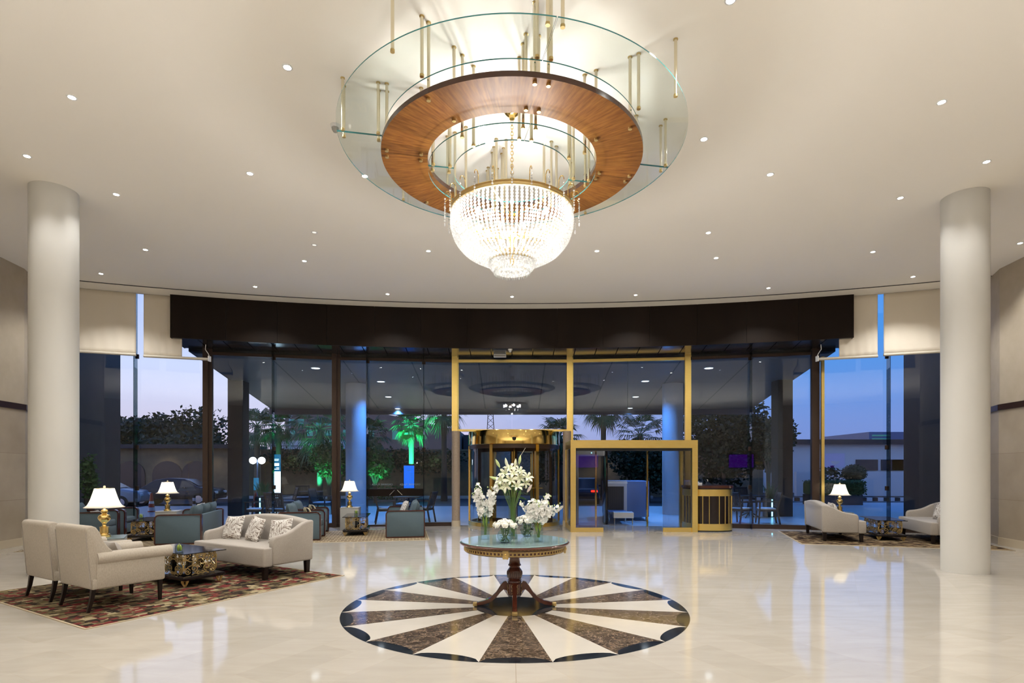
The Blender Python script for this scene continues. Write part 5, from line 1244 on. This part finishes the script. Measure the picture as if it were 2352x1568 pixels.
def cone(label, loc, h=.75):
    t = thing('traffic_cone', label, 'traffic cone', loc, 0, 'traffic cones')
    q = MB(); q.lo((-.19, -.19, 0), (.19, .19, .04), bev=.01); q.build('cone_base', M['rubber'], t)
    q = MB(); q.lathe([(.15, .04), (.035, h)], 24); q.build('cone_body', M['cone_red'], t)
    for a, b in ((.30, .44), (.58, .68)):
        f = lambda z: .15 + (.035 - .15) * (z / h - .053) / .947 + .004
        q = MB(); q.lathe([(f(h * a), h * a), (f(h * b), h * b)], 24, caps=False); q.build('reflective_band', M['reflect_white'], t)
def planter(label, loc, rz, plant=True, m='bush_leaves', h=.62):
    t = thing('planter', label, 'planter', loc, rz, 'lit planters')
    q = MB(); q.lo((-.17, -.17, 0), (.17, .17, h), bev=.01); q.build('planter_box', M['grey_dark'], t)
    q = MB(); q.lo((-.02, -.176, .03), (.02, -.17, h - .03)); q.build('light_strip', M['led'], t, smooth=0)
    r = random.Random(4); q = MB()
    for i in range(90):
        a = r.uniform(0, 6.3); d = Vector((math.cos(a) * r.uniform(.1, .6), math.sin(a) * r.uniform(.1, .6), 1)).normalized(); b = Vector((r.uniform(-.1, .1), r.uniform(-.1, .1), h)); L1 = r.uniform(.35, .65); s = d.orthogonal().normalized() * .012
        q.add([b - s, b + d * L1 * .6 - s + Vector((0, 0, 0)), b + d * L1 + Vector((d.x, d.y, -.1)) * .15, b + d * L1 * .6 + s, b + s], [(0, 1, 2, 3, 4)])
    q.build('plant', M[m], t, smooth=0)
def car(label, loc, rz, paint, tail=False):
    t = thing('car', label, 'car', loc, rz)
    side = [(-2.2, .32), (-2.22, .62), (-2.05, .80), (-1.45, .86), (-.75, 1.32), (-.1, 1.41), (.65, 1.36), (1.35, .95), (2.05, .84), (2.2, .62), (2.2, .32)]
    q = MB(); q.prism(side, -.85, .85, 'Y', bev=.07, seg=3, shear=lambda c: (c.x, c.y * (1 - .22 * max(0, (c.z - .85) / .55)), c.z)); q.build('car_body', paint, t)
    for s in (-1, 1):
        q = MB(); g = [(-1.22, .90), (-.68, 1.27), (-.1, 1.34), (-.1, .90)]; q.prism(g, s * .80, s * .83, 'Y', shear=lambda c: (c.x, c.y * (1.03 - .22 * max(0, (c.z - .85) / .55)), c.z)); q.build('side_window', M['dark_win'], t, smooth=0)
        q = MB(); g = [(-.03, .90), (-.03, 1.34), (.6, 1.30), (1.18, .95)]; q.prism(g, s * .80, s * .83, 'Y', shear=lambda c: (c.x, c.y * (1.03 - .22 * max(0, (c.z - .85) / .55)), c.z)); q.build('side_window', M['dark_win'], t, smooth=0)
        q = MB(); q.box((.72, s * .92, .93), (.10, .14, .10), bev=.03); q.build('mirror', paint, t)
        for x in (-1.32, 1.38):
            w = MB(); w.cyl((x, s * .66, .32), (x, s * .86, .32), .32, 24); wo = w.build('wheel', M['rubber'], t); w = MB(); w.cyl((x, s * .855, .32), (x, s * .872, .32), .19, 16); w.build('hubcap', M['chrome'], wo)
    q = MB(); q.add([(1.3, -.62, .99), (1.3, .62, .99), (.72, .56, 1.335), (.72, -.56, 1.335)], [(0, 1, 2, 3)], mx=Matrix.Translation((.02, 0, .015))); q.build('windscreen', M['dark_win'], t, smooth=0)
    for s in (-1, 1):
        q = MB(); q.box((2.16, s * .62, .66), (.12, .32, .13), bev=.03); q.build('headlight', M['reflect_white'], t)
        q = MB(); q.box((-2.19, s * .60, .72), (.08, .34, .10), bev=.02); q.build('tail_light', M['light_red'] if tail else M['cone_red'], t)

def exterior():
    # ground
    q = MB(); pts = [tuple(arc(RG + .12, rad(t))[:2]) for t in [-26 + 52 * i / 40 for i in range(41)]] + [(15, 24.5), (-16, 24.5)]; q.prism(pts, -.2, -.006, 'Z'); structure(q.build('patio_floor', M['patio'], smooth=0), 'pale patio paving under the entrance canopy')
    q = MB(); q.lo((-90, 12.5, -.4), (90, 110, -.25)); o = q.build('street_ground', M['asphalt'], smooth=0); structure(o, 'dark street surface beyond the patio')
    q = MB(); q.lo((9.6, 24.5, -.25), (60, 29.7, -.15)); q.lo((13.6, 15, -.25), (60, 24.5, -.15)); structure(q.build('forecourt_pavement', M['paving'], smooth=0), 'pale forecourt paving outside the blue window')
    # canopy roof, fanning outwards
    z = 4.62; q = MB()
    pts = [tuple(arc(RG + .02, rad(t))[:2]) for t in [-16.6 + 33.2 * i / 30 for i in range(31)]] + [(12.0, 28.2), (-12.1, 28.2)]
    k = 9
    q.prism(pts, z + .02, z + .35, 'Z'); structure(q.build('canopy_roof', M['black'], smooth=0), 'entrance canopy roof outside the glass')
    q = MB()
    for i in range(k):
        for j in range(3):
            f0, f1 = i / k, (i + 1) / k; g0, g1 = j / 3, (j + 1) / 3
            def P(f, g):
                t = rad(-16.5 + 33 * f); a = arc(RG + .10, t); b = Vector((-12 + 24 * f, 28.1, 0)); return a.lerp(b, g)
            e = .0011; g = .0012
            v = [P(f0 + e, g0 + g), P(f1 - e, g0 + g), P(f1 - e, g1 - g), P(f0 + e, g1 - g)]
            q.add([(p.x, p.y, z) for p in v], [(0, 1, 2, 3)])
    structure(q.build('canopy_ceiling', M['canopy'], smooth=0), 'grey panelled canopy ceiling outside the glass')
    q = MB(); q.lo((-12.1, 28.0, 4.35), (12.0, 28.25, 5.1)); structure(q.build('canopy_beam', M['canopy_edge'], smooth=0), 'dark edge beam of the entrance canopy')
    for i, (px, py) in enumerate(((725, 845), (1628, 845), (875, 876), (1482, 875), (892, 911), (1460, 911), (913, 938), (1447, 937))):
        d = F * (z - EYE) / (1080 - py); x = (px - 1176) / F * d
        row = ('nearest', 'second', 'third', 'farthest')[i // 2]; sd = 'left' if i % 2 == 0 else 'right'
        t = thing('canopy_downlight', 'round outdoor canopy downlight, %s of four %s of the revolving door' % (row, sd), 'downlight', (x, d, z), 0, 'canopy downlights')
        q = MB(); q.lathe([(0, -.006), (.12, -.006), (.12, 0)], 20, caps=False); q.build('lens', M['canopy_lens'], t); q = MB(); q.lathe([(.12, 0), (.122, -.010), (.145, -.008), (.148, 0)], 20, caps=False); q.build('trim_ring', M['white'], t)
        light('SPOT', (x, d, z - .03), 900, (.09, .34, 1), .08, rad(120), 1, (x, d, 0), 'canopy_lamp')
    # columns and piers that carry it
    for x, y, lab in ((-5.55, 20.0, 'round rendered canopy column on the side of the teal sofas'), (5.72, 20.0, 'round rendered canopy column above the sliding door')):
        q = MB(); q.lathe([(.36, 0), (.36, z)], 40); o = q.build('canopy_column', M['ext_column'], loc=(x, y, 0)); structure(o, lab)
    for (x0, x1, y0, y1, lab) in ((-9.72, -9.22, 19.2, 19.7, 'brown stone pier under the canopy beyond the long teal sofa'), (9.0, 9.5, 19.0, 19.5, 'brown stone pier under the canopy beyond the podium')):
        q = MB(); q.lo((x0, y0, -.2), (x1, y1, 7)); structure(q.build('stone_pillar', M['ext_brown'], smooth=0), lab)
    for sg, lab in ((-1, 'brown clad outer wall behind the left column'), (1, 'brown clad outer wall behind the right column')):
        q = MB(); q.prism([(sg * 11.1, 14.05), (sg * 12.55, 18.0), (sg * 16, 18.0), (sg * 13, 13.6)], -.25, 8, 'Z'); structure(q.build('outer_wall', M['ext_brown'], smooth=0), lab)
    # patio furniture
    def at(px, py, z=0): return ground(px, py, z)
    ch = [((592, 1203), 95, 'slatted patio chair farthest along the glass, in front of the lit planter'), ((643, 1203), -10, 'slatted patio chair with its back to the glass, behind the beige loveseat'), ((660, 1176), 120, 'slatted patio chair behind the front pair of patio chairs'), ((694, 1166), 200, 'slatted patio chair facing the hotel across the far patio table'), ((738, 1182), -95, 'slatted patio chair right beside the bronze post'),
          ((886, 1201), -75, 'slatted patio chair outside the glass doors, on the lamp side'), ((972, 1199), 80, 'slatted patio chair outside the glass doors, on the brass post side'), ((930, 1186), 175, 'slatted patio chair seen square-on between the two outside the glass doors'),
          ((1697, 1201), -60, 'slatted patio chair just beyond the podium'), ((1762, 1202), 75, 'slatted patio chair beside the lit planter beyond the podium'), ((1712, 1176), 190, 'slatted patio chair at the far side of the table beyond the podium')]
    for (p, a, lab) in ch:
        c = at(*p); patio_chair(lab, (c.x, c.y, -.006), rad(a))
    for (p, lab) in (((628, 1190), 'square patio table in front of the street sign column'), ((712, 1170), 'square patio table beside the bronze post, far from the glass'), ((938, 1192), 'square patio table outside the glass doors'), ((1722, 1188), 'square patio table beyond the podium')):
        c = at(*p); patio_table(lab, (c.x, c.y, -.006))
    c = at(602, 1181); planter('black planter with a cyan light strip behind the patio chairs', (c.x, c.y, -.006), 0)
    c = at(1768, 1186); planter('black planter with a cyan light strip beyond the podium', (c.x, c.y, -.006), 0)
    # security equipment beyond the sliding door
    t = thing('baggage_scanner', 'grey and blue baggage scanner seen through the open sliding door', 'scanner', (3.22, 17.2, 0), rad(-6))
    q = MB(); q.lo((-.42, 0, .08), (.30, .14, 1.24), bev=.02); q.build('portal', M['scan_grey'], t)
    q = MB(); q.lo((-.36, .14, .12), (.98, 1.7, 1.22), bev=.02); q.build('scanner_body', M['scan_blue'], t)
    q = MB(); q.lo((-.28, -.012, .32), (.20, .0, 1.06))
    q.build('tunnel', M['black'], t, smooth=0)
    for k in range(7): q = MB(); q.lo((-.275 + .068 * k, -.022, .33), (-.215 + .068 * k, -.014, 1.05)); q.build('curtain_strip', M['strip'], t, smooth=0)
    q = MB(); q.lo((-.30, -.9, .26), (.24, -.01, .34), bev=.01); cv = q.build('conveyor', M['scan_blue'], t); q = MB(); q.lo((-.20, -1.3, .20), (.36, -.86, .36), bev=.01); q.build('conveyor_end', M['white'], t)
    for (x, y) in ((-.17, -1.25), (.33, -1.25), (-.27, -.4), (.21, -.4)): q = MB(); q.cyl((x, y, 0), (x, y, .24), .014, 8); q.build('leg', M['chrome'], t)
    for (x, y) in ((-.3, .2), (.9, .2), (-.3, 1.6), (.9, 1.6)): q = MB(); q.cyl((x - .02, y, .05), (x + .02, y, .05), .05, 12); q.lo((x - .02, y - .02, .05), (x + .02, y + .02, .12)); q.build('caster', M['rubber'], t)
    q = MB(); q.lo((-.43, -.008, 1.15), (.31, .0, 1.19)); q.build('label_strip', M['reflect_white'], t, smooth=0)
    t = thing('metal_detector', 'walk-through metal detector frame beside the baggage scanner', 'metal detector', (2.30, 16.4, 0), 0)
    for x in (-.42, .42): q = MB(); q.lo((x - .035, -.28, 0), (x + .035, .28, 2.15), bev=.02); q.build('side_panel', M['scan_grey'] if x < 0 else M['black_lacquer'], t)
    q = MB(); q.lo((-.38, -.22, 1.97), (.38, .22, 2.13), bev=.02); q.build('header', M['scan_grey'], t)
    q = MB(); q.lo((-.02, -.225, 2.04), (.0, -.22, 2.07)); q.build('indicator', M['led'], t, smooth=0)
    # boundary wall, street things
    Y = 38.0
    q = MB(); q.lo((-17, Y, -.25), (17, Y + .4, 2.85)); q.lo((-17, Y - .05, 2.85), (17, Y + .45, 2.98)); structure(q.build('street_wall', M['ochre'], smooth=0), 'ochre boundary wall across the street')
    q = MB(); q.lo((-26, Y - 2.2, -.25), (9, Y - 1.9, -.08)); structure(q.build('pavement_kerb', M['paving'], smooth=0), 'pale kerb of the far pavement')
    q = MB()
    n = 30
    for i in range(n): x = 13.2 + i * .62; q.lo((x, 31.2, -.15), (x + .31, 31.4, .04), 0); q.lo((x + .31, 31.2, -.15), (x + .62, 31.4, .04), 1)
    structure(q.build('striped_kerb', [M['rubber'], M['reflect_white']], smooth=0), 'black and white striped kerb outside the blue window')
    # building behind the hedge on the blue window side
    q = MB(); q.lo((18, 44, -.2), (60, 56, 3.6)); b = q.build('villa_wall', M['white_wall'], smooth=0); structure(b, 'long white villa wall outside the blue window')
    q = MB(); q.lo((17.6, 43.4, 3.6), (60, 56.2, 3.95)); q.build('flat_roof', M['far_dark'], b, smooth=0)
    for px in (1990, 2048, 2072): x = (px - 1176) / F * 44; q = MB(); q.lo((x - .85, 43.9, 1.55), (x + .85, 44.0, 2.4)); q.build('window_pane', M['dark_win'], b, smooth=0)
    q = MB(); q.lo((19.5, 38.5, -.2), (40, 38.8, 1.45)); structure(q.build('garden_wall', M['white_wall'], smooth=0), 'low white garden wall outside the blue window')
    t = thing('building', 'distant stepped office block above the villa roof', 'building', (0, 0, 0)); q = MB(); q.lo((49.6, 78, -.2), (62, 90, 6.9)); w = q.build('block', M['scan_blue'], t, smooth=0); q = MB()
    for i in range(3): q.lo((50, 77.9, 5.3 + i * .5), (52.5, 78, 5.5 + i * .5))
    q.build('window_band', M['far_win'], w, smooth=0)
    t = thing('hedge', 'clipped green hedge in a planter outside the blue window', 'hedge', (0, 0, 0)); c = at(1905, 1150)
    y = 27.5; x0, x1 = (1868 - 1176) / F * y, (1987 - 1176) / F * y
    q = MB(); q.lo((x0, y, -.16), (x1 - .1, y + 1.0, .36)); q.build('planter_box', M['grey_dark'], t, smooth=0)
    q = MB(); r = random.Random(3); q.lo((x0, y - .05, .36), (x1 - .02, y + 1.05, .98), bev=.1)
    for i in range(2600):
        p = Vector((r.uniform(x0, x1), y + r.choice((-.07, r.uniform(0, 1))), r.uniform(.36, 1.02))); 
        if p.y > y: p.z = r.uniform(.94, 1.03)
        d = Vector((r.uniform(-1, 1), r.uniform(-1, .4), r.uniform(-1, 1))).normalized(); s = d.orthogonal().normalized() * .035; q.add([p, p + d * .05 + s, p + d * .10, p + d * .05 - s], [(0, 1, 2, 3)])
    q.build('foliage', M['hedge'], t, smooth=0)
    tree('round clipped topiary tree behind the hedge', (1962 - 1176) / F * 33, 33, 1.40, .66, .50, 390, .10, 'dark_leaves', 'topiary_tree', z0=-.15, seed=8, dome=True)
    tree('feathery dark shrub between the bronze post and the topiary tree', (1905 - 1176) / F * 36, 36, .9, .8, 1.0, 300, .3, 'dark_leaves', 'shrub', 'shrub', z0=-.15, seed=18)
    # trees and palms
    P = [('fan palm lit bright green behind the glass doors', 945, 34, 4.35, 1.25, 1), ('tall fan palm whose fronds hang below the canopy edge, next to the revolving door', 1020, 33, 5.2, 1.5, 2), ('fan palm half behind the brass post over the sliding door', 1285, 33, 3.6, 1.5, 3), ('tall fan palm with a bare trunk above the sliding door', 1386, 34, 5.4, 1.5, 4), ('bushy fan palm beside the rendered column above the sliding door', 1470, 34, 3.7, 1.9, 5), ('big fan palm with a green lit trunk beside the bronze post', 735, 33, 4.0, 2.1, 6), ('fan palm next to the green strip of light, behind the street sign', 640, 34, 4.2, 1.3, 7), ('dark fan palm between the pier and the glass fin', 590, 35, 4.3, 1.5, 8), ('fan palm near the top of the boundary wall behind the rendered column', 850, 36, 3.9, 1.5, 9)]
    for lab, px, d, zc, R1, sd in P: palm(lab, (px - 1176) / F * d, d, zc, .17, 30, R1, seed=sd)
    tree('large dark ficus tree beyond the podium', (1662 - 1176) / F * 31, 31, 3.2, 2.3, 2.6, 9000, .26, seed=21)
    tree('dark round ficus beside the brown pier', (1765 - 1176) / F * 29, 29, 3.0, 1.25, 1.5, 4200, .22, seed=22)
    tree('dark tree behind the baggage scanner', (1490 - 1176) / F * 32, 32, 1.8, 2.2, 1.6, 4500, .25, seed=23)
    tree('dark tree straight behind the revolving door', (1230 - 1176) / F * 33, 33, 2.3, 1.6, 1.6, 3500, .25, seed=24)
    tree('green lit leafy tree by the bronze post', (756 - 1176) / F * 30, 30, 2.0, 1.0, 1.1, 2600, .2, 'bush_leaves', seed=25)
    tree('green lit leafy tree behind the rendered column near the glass doors', (862 - 1176) / F * 31, 31, 1.9, 1.0, .9, 2400, .2, 'bush_leaves', seed=26)
    tree('climbing plants over the boundary wall behind the street sign', (705 - 1176) / F * 37.6, 37.4, 2.2, 3.0, .9, 1800, .22, 'dark_leaves', 'climbing_plant', 'plant', trunk=False, seed=27, sy=.35)
    tree('climbing plants over the boundary wall behind the glass doors', (960 - 1176) / F * 37.6, 37.4, 2.2, 3.4, .9, 2000, .22, 'dark_leaves', 'climbing_plant', 'plant', trunk=False, seed=28, sy=.35)
    tree('low bushes at the foot of the wall outside the glass doors', (880 - 1176) / F * 35, 35, .1, 2.2, .55, 1200, .16, 'bush_leaves', 'bush', 'bush', trunk=False, seed=29, sy=.5)
    for k, (px, d, zc, sx, sz, lab) in enumerate(((300, 46, 3.9, 3.2, 2.0, 'dark tree at the edge of the window behind the nearest lamp'), (370, 48, 4.2, 3.4, 2.2, 'dark tree top in the middle of the left dusk window'), (455, 47, 4.6, 2.8, 2.4, 'thin dark tree against the left dusk sky next to the bronze post'), (425, 44, 3.0, 3.6, 1.6, 'dark tree mass over the villa roof in the left window'))):
        tree(lab, (px - 1176) / F * d, d, zc, sx, sz, 3600 if k != 2 else 1500, .4, seed=31 + k, shell=.2)
    tree('leafy green shrub just outside the glass beside the left column', -10.86, 14.42, 1.3, .20, .72, 900, .11, 'bush_leaves', 'shrub', 'shrub', z0=-.2, seed=40)
    # villa with arches, left window
    t = empty('villa_wall', (0, 0, 0)); structure(t, 'low villa with arched porch in the left window')
    q = MB(); yv = 36; q.lo((-31, yv, -.25), (-17.2, yv + 3, 3.0)); q.build('villa_front', M['ochre'], t, smooth=0)
    q = MB(); q.lo((-31.3, yv - .5, 2.95), (-17, yv + 3, 3.2)); q.build('flat_roof', M['far_dark'], t, smooth=0)
    for px in (300, 385, 452):
        x = (px - 1176) / F * yv; w = .95; q = MB(); pts = [(x - w, -.2), (x + w, -.2), (x + w, 1.3)] + [(x + w * math.cos(a), 1.3 + w * .9 * math.sin(a)) for a in [PI * k / 10 for k in range(1, 10)]] + [(x - w, 1.3)]
        q.prism(pts, yv - .06, yv - .01, 'Y'); q.build('arched_opening', M['dark_win'], t, smooth=0)
    # buildings far behind
    t = thing('building', 'three-storey block with lit windows above the street sign', 'building'); y = 72; x0, x1 = (655 - 1176) / F * y, (800 - 1176) / F * y
    q = MB(); q.lo((x0, y, -.2), (x1, y + 10, 8.7)); w = q.build('block', M['far_wall'], t, smooth=0)
    for fl in range(3):
        for i in range(7):
            xa = x0 + .5 + i * (x1 - x0) / 7; q = MB(); q.lo((xa, y - .1, 4.6 + fl * 1.35), (xa + .75, y, 5.4 + fl * 1.35)); q.build('window_pane', M['far_win'] if (i * 5 + fl * 3) % 4 else M['dark_win'], w, smooth=0)
    t = thing('building', 'long low office block behind the lit palm', 'building'); y = 70; x0, x1 = (800 - 1176) / F * y, (1052 - 1176) / F * y
    q = MB(); q.prism([(x0, -.2), (x1, -.2), (x1, 6.6), (x0 + 6, 8.3), (x0, 9.4)], y, y + 10, 'Y'); w = q.build('block', M['far_wall'], t, smooth=0)
    for i in range(6): xa = x0 + 1 + i * 1.5; q = MB(); q.lo((xa, y - .1, 5.4), (xa + .7, y, 6.5)); q.build('window_pane', M['far_win'] if i % 2 else M['dark_win'], w, smooth=0)
    t = thing('building', 'flat distant roofline behind the revolving door glass', 'building'); y = 75; q = MB(); q.lo((-6.5, y, -.2), (3, y + 8, 6.3)); q.build('block', M['far_dark'], t, smooth=0)
    t = thing('lattice_mast', 'thin lattice radio mast on the far roofline', 'mast', (-2.9, 76, 6.3)); q = MB()
    for (a, b) in ((-.5, -.2), (.5, .2)): q.tube([(a, 0, 0), (b, 0, 5.5)], .05, 4)
    for i in range(7): q.tube([(-.5 + i * .04, 0, i * .8), (.5 - i * .045, 0, i * .8 + .8)], .03, 4); q.tube([(.5 - i * .04, 0, i * .8), (-.5 + i * .045, 0, i * .8 + .8)], .03, 4)
    q.build('lattice', M['far_dark'], t, smooth=0)
    # parapet with railing over the boundary wall
    t = thing('parapet', 'pale parapet with thin railing above the boundary wall behind the street sign', 'railing'); y = 46; x0, x1 = (620 - 1176) / F * y, (790 - 1176) / F * y
    q = MB(); q.lo((x0, y, -.2), (x1, y + .3, 4.0)); q.build('parapet_panel', M['white_wall'], t, smooth=0)
    q = MB()
    for i in range(34): x = x0 + .1 + i * (x1 - x0) / 34; q.lo((x, y - 1, 2.6), (x + .03, y - .97, 3.5))
    q.lo((x0, y - 1, 3.5), (x1, y - .96, 3.55)); q.build('railing_bars', M['far_dark'], t, smooth=0)
    # lamps and signs
    t = thing('street_lamp', 'double globe street lamp between the pier and the street sign', 'street lamp', ((591 - 1176) / F * 30, 30, -.25)); q = MB(); q.cyl((0, 0, 0), (0, 0, 2.35), .035, 10); q.tube([(-.23, 0, 2.25), (0, 0, 2.35), (.23, 0, 2.25)], .02, 6); q.build('lamp_post', M['scan_blue'], t)
    for s in (-1, 1): q = MB(); q.ico((s * .235, 0, 2.33), .185, 3); q.build('globe', M['globe'], t)
    q = MB(); q.lo((-.17, -.06, .75), (.10, -.04, 1.4)); q.build('notice_plate', M['totem_teal'], t, smooth=0)
    t = thing('street_lamp', 'tall slim street lamp with a forked top in front of the lit office block', 'street lamp', ((666 - 1176) / F * 44, 44, -.2)); q = MB(); q.cyl((0, 0, 0), (0, 0, 5.8), .06, 8); q.tube([(-.55, 0, 6.6), (-.3, 0, 6.4), (0, 0, 5.7), (.3, 0, 6.4), (.55, 0, 6.6)], .035, 6); q.build('lamp_post', M['white_wall'], t)
    x, y = (638 - 1176) / F * 31, 31
    t = thing('sign_totem', 'glowing white and blue sign totem by the street', 'sign', (x, y, -.25)); q = MB(); q.lo((-.20, -.08, 0), (.20, .08, 2.68)); q.build('sign_case', M['grey_dark'], t, smooth=0)
    q = MB(); q.lo((-.195, -.09, 1.76), (.195, -.08, 2.68)); q.build('header_panel', M['totem_teal'], t, smooth=0); q = MB(); q.lo((-.19, -.09, .28), (.19, -.08, 1.74)); q.build('light_panel', M['totem_white'], t, smooth=0)
    q = MB()
    for (za, zb, xa, xb) in ((2.40, 2.43, -.17, .10), (2.33, 2.36, -.17, .08), (2.05, 2.20, -.15, .11), (1.93, 1.96, -.04, .11), (1.85, 1.89, -.17, .11)): q.lo((xa, -.096, za), (xb, -.09, zb))
    q.build('sign_lines', M['totem_white'], t, smooth=0)
    x, y = (940 - 1176) / F * 28, 28
    t = thing('display_kiosk', 'upright bright blue display seen through the glass doors', 'display', (x, y, -.25)); q = MB(); q.lo((-.29, -.06, 0), (.29, .06, 2.12)); q.build('display_case', M['black'], t, smooth=0); q = MB(); q.lo((-.255, -.07, .92), (.255, -.06, 2.04)); q.build('screen', M['screen_blue'], t, smooth=0)
    q = MB(); q.lo((-.10, -.073, 1.80), (.12, -.07, 1.815))
    for i in range(12): q.lo((.02, -.073, 1.66 - i * .055), (.22, -.07, 1.667 - i * .055))
    q.build('screen_lines', M['totem_teal'], t, smooth=0)
    t = thing('wall_light', 'pair of white spotlights on the boundary wall beside the blue display', 'wall light', ((962 - 1176) / F * 37.9, 37.9, 2.1))
    for s in (-.12, .12): q = MB(); q.ico((s, 0, 0), .07, 2); q.build('spot_head', M['globe'], t)
    # car, cones, bollards
    c = ground(290, 1168, -.25); car('silver car parked in the street behind the nearest lamp', (-19.6, 26.2, -.25), rad(18), M['car_paint'])
    car('dark car behind the lamp that stands by the long teal sofa', (-17.6, 29.5, -.25), rad(8), M['dark_paint'])
    car('dark car with red tail lights in the street, seen through the sliding door glass', (4.0, 31.5, -.25), rad(82), M['dark_paint'], True)
    for (px, py, lab) in ((348, 1190, 'traffic cone beside the window fin, left of the lamp by the long teal sofa'), (587, 1188, 'traffic cone beyond the long teal sofa, near the brown pier')): c = ground(px, py, -.25); cone(lab, (c.x, c.y, -.25), .95)
    for (px, py, lab) in ((446, 1187, 'black and white street bollard just left of the bronze post'), (466, 1187, 'black and white street bollard touching the bronze post')):
        c = ground(px, py, -.25); t = thing('bollard', lab, 'bollard', (c.x, c.y, -.25), 0, 'street bollards'); q = MB(); q.cyl((0, 0, 0), (0, 0, .85), .055, 12); q.build('bollard_post', M['rubber'], t)
        for a in (.38, .62): q = MB(); q.cyl((0, 0, a), (0, 0, a + .12), .058, 12); q.build('reflective_band', M['reflect_white'], t)
    # coloured flood lights in the planting
    def up(px, d, tz, e, col=(.04, 1, .5), dx=0, dy=-1.2): x = (px - 1176) / F * d; light('SPOT', (x + dx, d + dy, 0), e, col, .1, rad(50), .6, (x, d, tz), 'garden_flood')
    up(945, 34, 4.2, 14000, dy=-2.2); up(735, 33, 2.2, 1500, dy=-.9); up(756, 30, 2.0, 420); up(862, 31, 1.9, 420); up(640, 34, 3.0, 500); up(640, 34, 3.4, 200)
    for x in (-14.5, -10, -5, 1, 6): light('SPOT', (x, 36.6, 2.6), 30, (1, .86, .6), .1, rad(110), 1, (x, 38, .8), 'wall_wash')
    light('SPOT', (-22, 35, 2.6), 25, (1, .8, .55), .1, rad(120), 1, (-22, 36.2, .4), 'porch_lamp'); light('SPOT', (-19, 35, 2.6), 22, (1, .8, .55), .1, rad(120), 1, (-19, 36.2, .4), 'porch_lamp')
# ---------------------------------------------------------------- sky, camera, assembly
SPOT_W, CH_W, LAMP_W = 182.0, 160.0, 18.0
FILL_UP_W = 860.0
WHITE = (1, .98, .945)
def world():
    w = bpy.data.worlds.new('dusk'); S.world = w; w.use_nodes = True; nt = w.node_tree; nt.nodes.clear()
    out = nt.nodes.new('ShaderNodeOutputWorld'); bg = nt.nodes.new('ShaderNodeBackground'); tc = nt.nodes.new('ShaderNodeTexCoord'); sp = nt.nodes.new('ShaderNodeSeparateXYZ')
    nt.links.new(tc.outputs['Generated'], sp.inputs[0])
    def ramp(stops):
        r = nt.nodes.new('ShaderNodeValToRGB'); e = r.color_ramp.elements
        e[0].position, e[0].color = stops[0][0], c4(stops[0][1]); e[1].position, e[1].color = stops[-1][0], c4(stops[-1][1])
        for p, c in stops[1:-1]: x = e.new(p); x.color = c4(c)
        nt.links.new(sp.outputs['Z'], r.inputs[0]); return r
    west = ramp([(0, (.74, .57, .70)), (.06, (.78, .68, .84)), (.16, (.78, .82, 1.08)), (.35, (.42, .56, 1.0)), (.8, (.06, .16, .55))])
    east = ramp([(0, (.24, .30, .64)), (.08, (.21, .33, .74)), (.2, (.095, .35, .88)), (.4, (.06, .26, .78)), (.8, (.03, .14, .50))])
    mr = nt.nodes.new('ShaderNodeMapRange'); mr.interpolation_type = 'SMOOTHSTEP'; mr.inputs['From Min'].default_value = -.42; mr.inputs['From Max'].default_value = .50; nt.links.new(sp.outputs['X'], mr.inputs[0])
    mx = nt.nodes.new('ShaderNodeMix'); mx.data_type = 'RGBA'; nt.links.new(mr.outputs[0], mx.inputs[0]); nt.links.new(west.outputs[0], mx.inputs[6]); nt.links.new(east.outputs[0], mx.inputs[7])
    nt.links.new(mx.outputs[2], bg.inputs[0]); bg.inputs[1].default_value = 1.0; nt.links.new(bg.outputs[0], out.inputs[0])
def camera():
    c = bpy.data.cameras.new('camera'); c.sensor_width = 36; c.sensor_fit = 'HORIZONTAL'; c.lens = 36 * F / 2352; c.shift_y = (1080 - 784) / 2352; c.clip_end = 300
    o = bpy.data.objects.new('camera', c); COL.objects.link(o); o.location = (0, 0, EYE); o.rotation_euler = (PI / 2, 0, 0); S.camera = o
setup_materials(); world(); camera()
room(); revolving_door(); sliding_door(); glass_doors()
rings(); chandelier()
lounge(); zt = entrance_table(); flowers(zt); podium()
exterior(); reception()
vs = S.view_settings; vs.view_transform = 'Standard'; vs.look = 'None'; vs.gamma = 1; vs.use_curve_mapping = False; vs.exposure = 0.15
cy = S.cycles; cy.use_denoising = True; cy.max_bounces = 10; cy.transparent_max_bounces = 24; cy.diffuse_bounces = 4; cy.glossy_bounces = 5; cy.transmission_bounces = 6; cy.sample_clamp_indirect = 8; cy.caustics_reflective = False; cy.caustics_refractive = False
